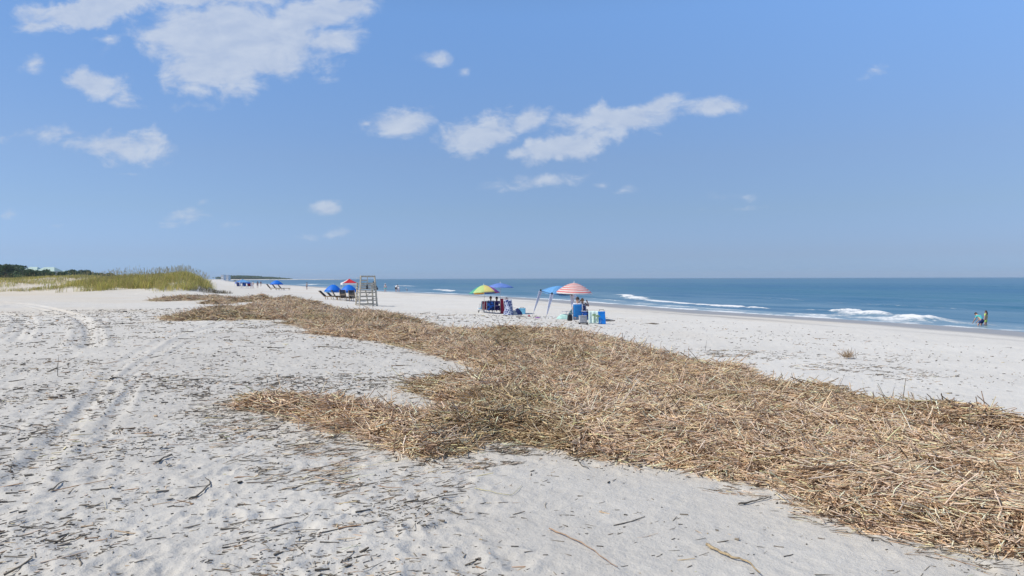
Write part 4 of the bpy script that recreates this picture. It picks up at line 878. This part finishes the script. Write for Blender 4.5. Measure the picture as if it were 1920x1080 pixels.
# small table with palm print towel hanging in front
r = empty('folding_table', at(1115, 607), -.1, 'low folding table hidden by the palm print towel', 'table'); b = MB(); b.box((0,.12,.64), (.62,.42,.03)); b.build('table_top', M['white'], r)
for sx in (-1, 1):
    for sy in (-.06, .3): b = MB(); b.tube([(sx*.28,sy,0), (sx*.28,sy,.62)], .012, 6); b.build('leg', M['alu'], r)
to = empty('beach_towel', at(1115, 607), -.1, 'pale green beach towel with palm tree print hanging beside the tall blue bag', 'towel'); b = MB(); V_ = []; nx, nz = 14, 12
for i in range(nz+1):
    for k in range(nx+1):
        u = k/nx; t_ = i/nz; V_.append(((u-.5)*.66, -.12-.05*math.sin(u*19)*(1-t_*.7)-.10*(1-t_), .03+t_*.635))
for k in range(nx+1): V_.append(((k/nx-.5)*.66, .30, .672))
b.add(V_, [(i*(nx+1)+k, i*(nx+1)+k+1, (i+1)*(nx+1)+k+1, (i+1)*(nx+1)+k) for i in range(nz+1) for k in range(nx)]); tw = b.build('cloth', M['towel'], to, True, .012)
b = MB()
for (x0, z0, hgt) in ((-.05,.08,.40), (.14,.12,.30)):
    b.tube([(x0,-.30,z0),(x0+.03,-.27,z0+hgt*.6),(x0+.02,-.24,z0+hgt)], .018, 6)
    for a in range(7): b.tube([(x0+.02,-.245,z0+hgt), (x0+.02+.09*math.cos(a*.9+.2),-.255,z0+hgt+.02+.05*math.sin(a*.9+.2)), (x0+.02+.16*math.cos(a*.9+.2),-.27,z0+hgt-.04+.06*math.sin(a*.9+.2))], [.02,.016,.004], 5)
b.build('palm_print', M['palm'], to)
# bags, chair and towels at the left of the blue chair
beach_chair(at(1061, 597), .9, M['mint'], 'mint green reclined chair seen from the side left of the blue high back chair', .85, .75, .5, .2)
def bag(loc, rz, d, c, label, name='beach_bag'):
    r = empty(name, loc, rz, label, 'bag'); b = MB(); b.box((0,0,d[2]/2), d, taper=.82); o = b.build('body', c, r); md = o.modifiers.new('bevel', 'BEVEL'); md.width = d[2]*.18; md.segments = 3
    b = MB(); b.tube([(-d[0]*.28,0,d[2]*.95), (-d[0]*.2,0,d[2]*1.35), (d[0]*.2,0,d[2]*1.35), (d[0]*.28,0,d[2]*.95)], .012, 6); b.build('handle', M['white'], r, True); return r
bag(at(1068.5, 601), .2, (.30,.26,.36), M['black'], 'black bag on the sand touching the left of the blue high back chair')
def cloth_heap(loc, d, c, label, name='towel_heap', cat='towel', seed=1):
    g = random.Random(seed); V_ = []; Fc = []; n = 20; rg = 7
    for i in range(rg+1):
        t = i/rg
        for k in range(n):
            a = 2*math.pi*k/n; rr2 = (1-t)**.55*(1+.16*math.sin(a*3+seed)+.08*math.sin(a*7+t*5)); V_.append((d[0]/2*rr2*math.cos(a), d[1]/2*rr2*math.sin(a), d[2]*(t**.8)*(1+.12*math.sin(a*2+seed))-.01*(i == 0)))
    for i in range(rg):
        for k in range(n): Fc.append((i*n+k, i*n+(k+1) % n, (i+1)*n+(k+1) % n, (i+1)*n+k))
    b = MB(); b.add(V_, Fc); o = b.build(name, c, smooth=True); o.location = loc; return tag(o, label, cat)
cloth_heap(at(1056, 598.5), (.95,.5,.26), M['mint'], 'crumpled mint towel on the sand left of the black bag', seed=2)
cloth_heap(at(1050, 597.5), (.32,.22,.15), M['brightblue'], 'small bright blue cloth on the mint towel', seed=3)
cloth_heap(at(992, 593), (.20,.16,.08), M['maroon'], 'small dark shoe heap on the sand left of the tent legs', 'shoe_heap', 'shoes', 4)
cloth_heap(at(1008, 597), (.42,.22,.09), M['purple'], 'dark purple towel lying flat between the two front tent legs', seed=5)
cloth_heap(at(1222, 607), (.8,.35,.05), Mdk, 'flat dark driftwood clump alone on the sand right of the striped umbrella group', 'seaweed_clump', 'seaweed', 6)

# ---- group under the rainbow umbrella
RB = [M[k] for k in ('u4','u7','u6','u8','u5','u1','u2','u3')]
umbrella(908, 587, 1.10, 1.38, 1.95, RB, 'rainbow panelled umbrella left of the plain periwinkle blue one', rot=R(-88), tilt=(.05,-.08))
umbrella(938, 587, .96, 1.82, 2.12, [M['peri']], 'flat periwinkle blue umbrella on a white pole right of the rainbow one', tilt=(0,.02))
def bx(px, py, dy=0): v = at(px, py); return v+Vector((0,dy,0))
cA = bx(904,585); beach_chair(cA, .5, M['lightblue'], 'light blue folding chair at the left end of the group under the rainbow umbrella', .62, .3, .5)
cB = bx(911,586); beach_chair(cB, .0, M['maroon'], 'red backed folding chair second from the left under the rainbow umbrella', .62, .25, .5)
cC = bx(920,587); beach_chair(cC, .05, M['blueprint'], 'navy blue chair with a dark haired person under the rainbow umbrella', .66, .2, .56)
person(cC+Vector((0,0,.04)), .05, 'sit', M['skin2'], M['hair'], M['navy'], M['navy'], 'dark haired person in navy seated third from left under the rainbow umbrella', .98)
cD = bx(932,587); beach_chair(cD, -.1, M['purpleprint'], 'purple patterned chair just left of the white umbrella pole', .34, .25, .62)
person(cD+Vector((0,0,.02)), -.1, 'sit', M['skin2'], M['hair'], M['purpleprint'], M['navy'], 'person with tied up hair in purple seated left of the white umbrella pole', .98)
cE = bx(947,588); beach_chair(cE, -.1, M['maroon'], 'dark red high back chair just right of the white umbrella pole', .85, .2, .60)
cloth_heap(cE+Vector((0,-.42,.0)), (.58,.36,.88), M['maroon'], 'dark red towel draped over the high back chair right of the white umbrella pole', 'draped_towel', seed=11)
person(cE+Vector((.16,.1,.0)), -.3, 'sit', M['skin2'], M['hair'], M['maroon'], M['navy'], 'dark haired person in dark red seated right of the white umbrella pole', .95)
cF = bx(956.5,590); beach_chair(cF, -.35, M['navyprint'], 'navy and white print chair with rounded towel back right of the dark red chair', .84, .3, .60)
cloth_heap(cF+Vector((-.1,-.45,0)), (.62,.36,.86), M['navyprint'], 'navy and white print towel draped over the chair right of the dark red one', 'draped_towel', seed=12)
cloth_heap(bx(970,590), (.62,.4,.40), M['navy'], 'navy blue bag heap between the print chair and the light blue cooler', 'bag_heap', 'bag', 7)
cloth_heap(bx(964,590.5), (.4,.3,.28), M['grey'], 'small grey towel bundle right of the navy and white print chair', seed=8)
cooler(bx(979,589), -.15, (.44,.34,.42), M['lightblue'], M['lightblue'], 'light blue cooler at the right end of the group under the blue umbrella')
r = empty('walker_trolley', bx(903,586,-.3), .2, 'small silver beach cart with black wheels left of the chairs', 'cart'); b = MB()
for s in (-1, 1): b.tube([(s*.14,0,.08),(s*.14,-.05,.60)], .012, 6)
b.tube([(-.14,-.05,.60),(.14,-.05,.60)], .012, 6); b.build('frame', M['alu'], r); b = MB(); b.box((0,.08,.16), (.28,.22,.02)); b.build('deck', M['alu'], r)
for s in (-1, 1): b = MB(); b.tube([(s*.17,0,.09),(s*.21,0,.09)], .09, 14); b.build('wheel', M['black'], r)

# ---- lifeguard chair
def lifeguard():
    loc = at(687, 573); r = empty('lifeguard_chair', loc, R(24), 'tall weathered wooden lifeguard chair standing alone between umbrellas and sea', 'lifeguard chair'); wd = M['wood']
    b0, t0, H = .72, .56, 2.72
    def P(sx, sy, z): k = z/H; w_ = b0+(t0-b0)*k; return Vector((sx*w_, sy*w_, z))
    for sx in (-1, 1):
        for sy in (-1, 1): b = MB(); b.bar(P(sx, sy, -.05), P(sx, sy, H if sy < 0 else 2.05), .10, .10); b.build('post', wd, r)
    for z in (.14, .50, .84, 1.20):
        for sy in (-1, 1): b = MB(); o = Vector((0, sy*.065, 0)); b.bar(P(-1, sy, z)+o, P(1, sy, z)+o, .035, .10); b.build('rung', wd, r)
    for z in (.14, .62, 1.20):
        for sx in (-1, 1): b = MB(); o = Vector((sx*.065, 0, 0)); b.bar(P(sx, -1, z)+o, P(sx, 1, z)+o, .10, .035); b.build('side_rail', wd, r)
    b = MB()
    for i in range(7): b.box((0, -.54+i*.18, 1.40), (1.30,.16,.04))
    b.build('platform', wd, r)
    b = MB()
    for z in (1.58, 1.80, 2.00): b.bar(P(-1,-1,z)+Vector((0,-.07,0)), P(1,-1,z)+Vector((0,-.07,0)), .03, .16)
    b.build('back_boards', wd, r)
    for sx in (-1, 1):
        b = MB()
        for z in (1.60, 1.86, 2.06): b.bar(P(sx,-1,z)+Vector((sx*.07,0,0)), P(sx,1,z)+Vector((sx*.07,0,0)), .14, .03)
        b.build('arm_boards', wd, r)
    b = MB(); b.bar(P(-1,-1,2.64)+Vector((0,-.07,0)), P(1,-1,2.64)+Vector((0,-.07,0)), .035, .14); b.bar(P(-1,-1,2.28)+Vector((0,-.07,0)), P(-.1,-1,2.28)+Vector((0,-.07,0)), .035, .10)
    b.bar(P(-.05,-1,2.02), P(-.05,-1,2.62), .05, .08); b.build('top_rail', wd, r)
    b = MB(); b.bar(P(-1,-1,2.50)+Vector((-.07,0,0)), P(-1,.2,2.50)+Vector((-.07,0,0)), .32, .03); b.build('side_panel', wd, r)
    b = MB(); b.bar(P(.45,1,.1)+Vector((0,.10,0)), P(.15,1,1.35)+Vector((0,.10,0)), .05, .08); b.bar(P(-.2,-1,.95)+Vector((0,-.1,0)), P(.6,-1,1.30)+Vector((0,-.1,0)), .05, .04); b.build('brace', wd, r)
    b = MB(); b.box((0,.05,1.62), (1.0,.45,.04)); b.build('seat', wd, r)
    r.scale = (1,1,.91); return loc, r
lloc, lg = lifeguard()
o = cloth_heap(lloc+Vector((.86,-.1,1.30)), (.30,.42,.72), M['black'], 'black jacket hanging over the right arm of the lifeguard chair', 'hanging_jacket', 'jacket', 9); o.rotation_euler = (0, R(-22), 0)
o = cloth_heap(lloc+Vector((.22,-.72,1.38)), (.16,.10,.42), M['black'], 'small dark cloth hanging on the back boards of the lifeguard chair', 'hanging_cloth', 'cloth', 10)

# ---- blue rental umbrellas with loungers
G1 = 'blue rental umbrellas along the beach'
BU = [M['blue'], M['blue'], M['blue2']]
umbrella(625, 562, .93, .86, 1.54, [M['blue']], 'left of the two bright blue umbrellas beside the lifeguard chair', val=M['palebluec'], tilt=(.02,.03), group=G1)
umbrella(654, 564, .92, .90, 1.60, [M['blue']], 'right of the two bright blue umbrellas, nearest the lifeguard chair', val=M['palebluec'], tilt=(.02,-.02), group=G1)
G2 = 'wooden beach loungers under blue umbrellas'
lounger(at(620,562), R(-95), 'slatted lounger at the far left under the left blue umbrella', G2, .75)
lounger(at(626,561)+Vector((0,.9,0)), R(-95), 'slatted lounger second from left under the left blue umbrella', G2, .8)
lounger(at(640,563), R(-80), 'slatted lounger leaning steeply where the two blue umbrellas meet', G2, 1.05)
lounger(at(648,564), R(-8), 'dark slatted lounger seen from behind under the right blue umbrella', G2, 1.2)
lounger(at(664,565), R(-5), 'dark slatted lounger seen from behind, nearest the lifeguard chair', G2, 1.2)
umbrella(518.5, 544, 1.35, 1.22, 2.0, [M['blue']], 'single bright blue umbrella standing alone left of the lifeguard chair', val=M['blue2'], group=G1)
for px_, la in ((513,'left'), (523,'middle'), (533,'right')): lounger(at(px_, 544), R(-85), f'{la} dark lounger of three at the lone blue umbrella far left of the lifeguard chair', G2, .9).scale = (1.25,)*3

# ---- pop-up tents
def popup(px, py, w_, Hh, Ht, ma, mb, label, rz=0.3):
    r = empty('canopy_tent', at(px, py), rz, label, 'tent'); b = MB(); h = w_/2; n = 6; C = [(-h,-h),(h,-h),(h,h),(-h,h)]
    for i in range(4):
        a = Vector((*C[i], Hh)); c_ = Vector((*C[(i+1) % 4], Hh)); pk = Vector((0,0,Ht)); V_ = []
        for u in range(n+1):
            for v_ in range(n+1): t = u/n; s = v_/n; V_.append(pk.lerp(a.lerp(c_, s), t)-Vector((0,0,.12*math.sin(math.pi*t)*(.4+.6*math.sin(math.pi*s)))))
        b.add(V_, [(u*(n+1)+v_, (u+1)*(n+1)+v_, (u+1)*(n+1)+v_+1, u*(n+1)+v_+1) for u in range(n) for v_ in range(n)], i % 2)
    ro = b.build('roof', [ma, mb], r, True, .006)
    b = MB()
    for i in range(4):
        a = C[i]; c_ = C[(i+1) % 4]; b.add([(a[0],a[1],Hh-.005),(c_[0],c_[1],Hh-.005),(c_[0],c_[1],Hh-.25),(a[0],a[1],Hh-.25)], [(0,1,2,3)])
    b.build('valance', mb, r, False, .006)
    for x, y in C: b = MB(); b.tube([(x*.99,y*.99,-.05),(x*.99,y*.99,Hh-.01)], .025, 6); b.build('leg', M['alu'], r)
    return r
popup(655, 552, 2.3, 1.75, 2.42, M['red'], M['white'], 'red and white peaked canopy tent behind the blue umbrellas', R(22))
popup(455, 540, 3.1, 1.35, 2.15, M['palebluec'], M['blue2'], 'pale topped blue canopy tent far away beyond the dune end', R(30))
for i, px_ in enumerate((448.5, 453, 458, 463, 468, 472)):
    beach_chair(at(px_, 540.3), R(random.uniform(-60,60)), M[('navy','navyprint','blueprint','navy','maroon','lavender')[i]], ('navy','navy and white print','blue print','dark navy','dark red','lavender')[i]+' chair by the far pale blue tent, '+('first','second','third','fourth','fifth','sixth')[i]+' from left', .85, .3, .75, .4).scale = (1.15,)*3
umbrella(440.5, 539, .55, 1.55, 1.75, [M['black']], 'tiny black umbrella left of the far pale blue tent')
person(at(474.5,540), 1.0, 'stand', M['skin'], M['hair'], M['white'], M['white'], 'far standing person in white right of the pale blue tent', .95)
person(at(483.0,540.5), .5, 'stand', M['skin2'], M['hair'], M['navy'], M['navy'], 'far walker in dark clothes between pale blue tent and lone blue umbrella', 1.0)
person(at(489.0,537.5), .5, 'stand', M['skin2'], M['hair'], M['navy'], M['grey'], 'very small far walker near the waterline right of the dark walker', 1.0)
person(at(575.5,543.5), 1.4, 'stand', M['skin2'], M['hair'], M['grey'], M['navy'], 'lone far walker near the water between lone blue umbrella and blue umbrella pair', 1.0)
person(at(722.5,548.5), .3, 'stand', M['skin'], M['hairlight'], M['white'], M['teal'], 'far person in white standing just right of the lifeguard chair', 1.0, hat=M['white'])
person(at(742.5,547.5), -.6, 'stoop', M['skin'], M['hair'], M['white'], M['black'], 'far stooping person in white shirt and black shorts at the water', 1.25)
person(at(748.0,548.0), .6, 'stoop', M['skin'], M['hairlight'], M['white'], M['lavender'], 'far stooping person in pale clothes right of the one in black shorts', 1.0)
person(at(763.0,547.0), .4, 'stoop', M['skin'], M['hair'], M['lightblue'], M['lavender'], 'far paddling child in light blue at the water edge', .9)
# ---- children in the shallows
def sea_at(px, py, dz): p = hit(px, py, 0, sea0); return Vector((p[0], p[1], dz))
person(sea_at(1839,611,-.34), R(15), 'stoop', M['skin'], M['hair'], M['teal'], M['navy'], 'child in teal shirt and navy shorts bending down in the shallow surf', .88)
person(sea_at(1848.5,610,-.28), R(30), 'stand', M['skin'], M['hair'], M['lime'], M['lime'], 'dark haired child in yellow green shirt standing behind the teal one in the surf', .72, long_hair=True)

# ------------------------------------------------------------------ sea haze
HZ = True
if HZ:
    b = MB(); b.box((0, 0, 20.0), (13400, 13400, 50.0)); hm = bpy.data.materials.new('haze'); hm.use_nodes = True; nt = hm.node_tree; nt.nodes.clear()
    o_ = nt.nodes.new('ShaderNodeOutputMaterial'); pv = nt.nodes.new('ShaderNodeVolumePrincipled'); pv.inputs['Color'].default_value = (.80,.88,1.0,1); pv.inputs['Density'].default_value = .00009; pv.inputs['Anisotropy'].default_value = .0
    nt.links.new(pv.outputs[0], o_.inputs['Volume']); tag(b.build('haze', hm), 'thin pale sea haze over beach and water', 'haze', kind='stuff')
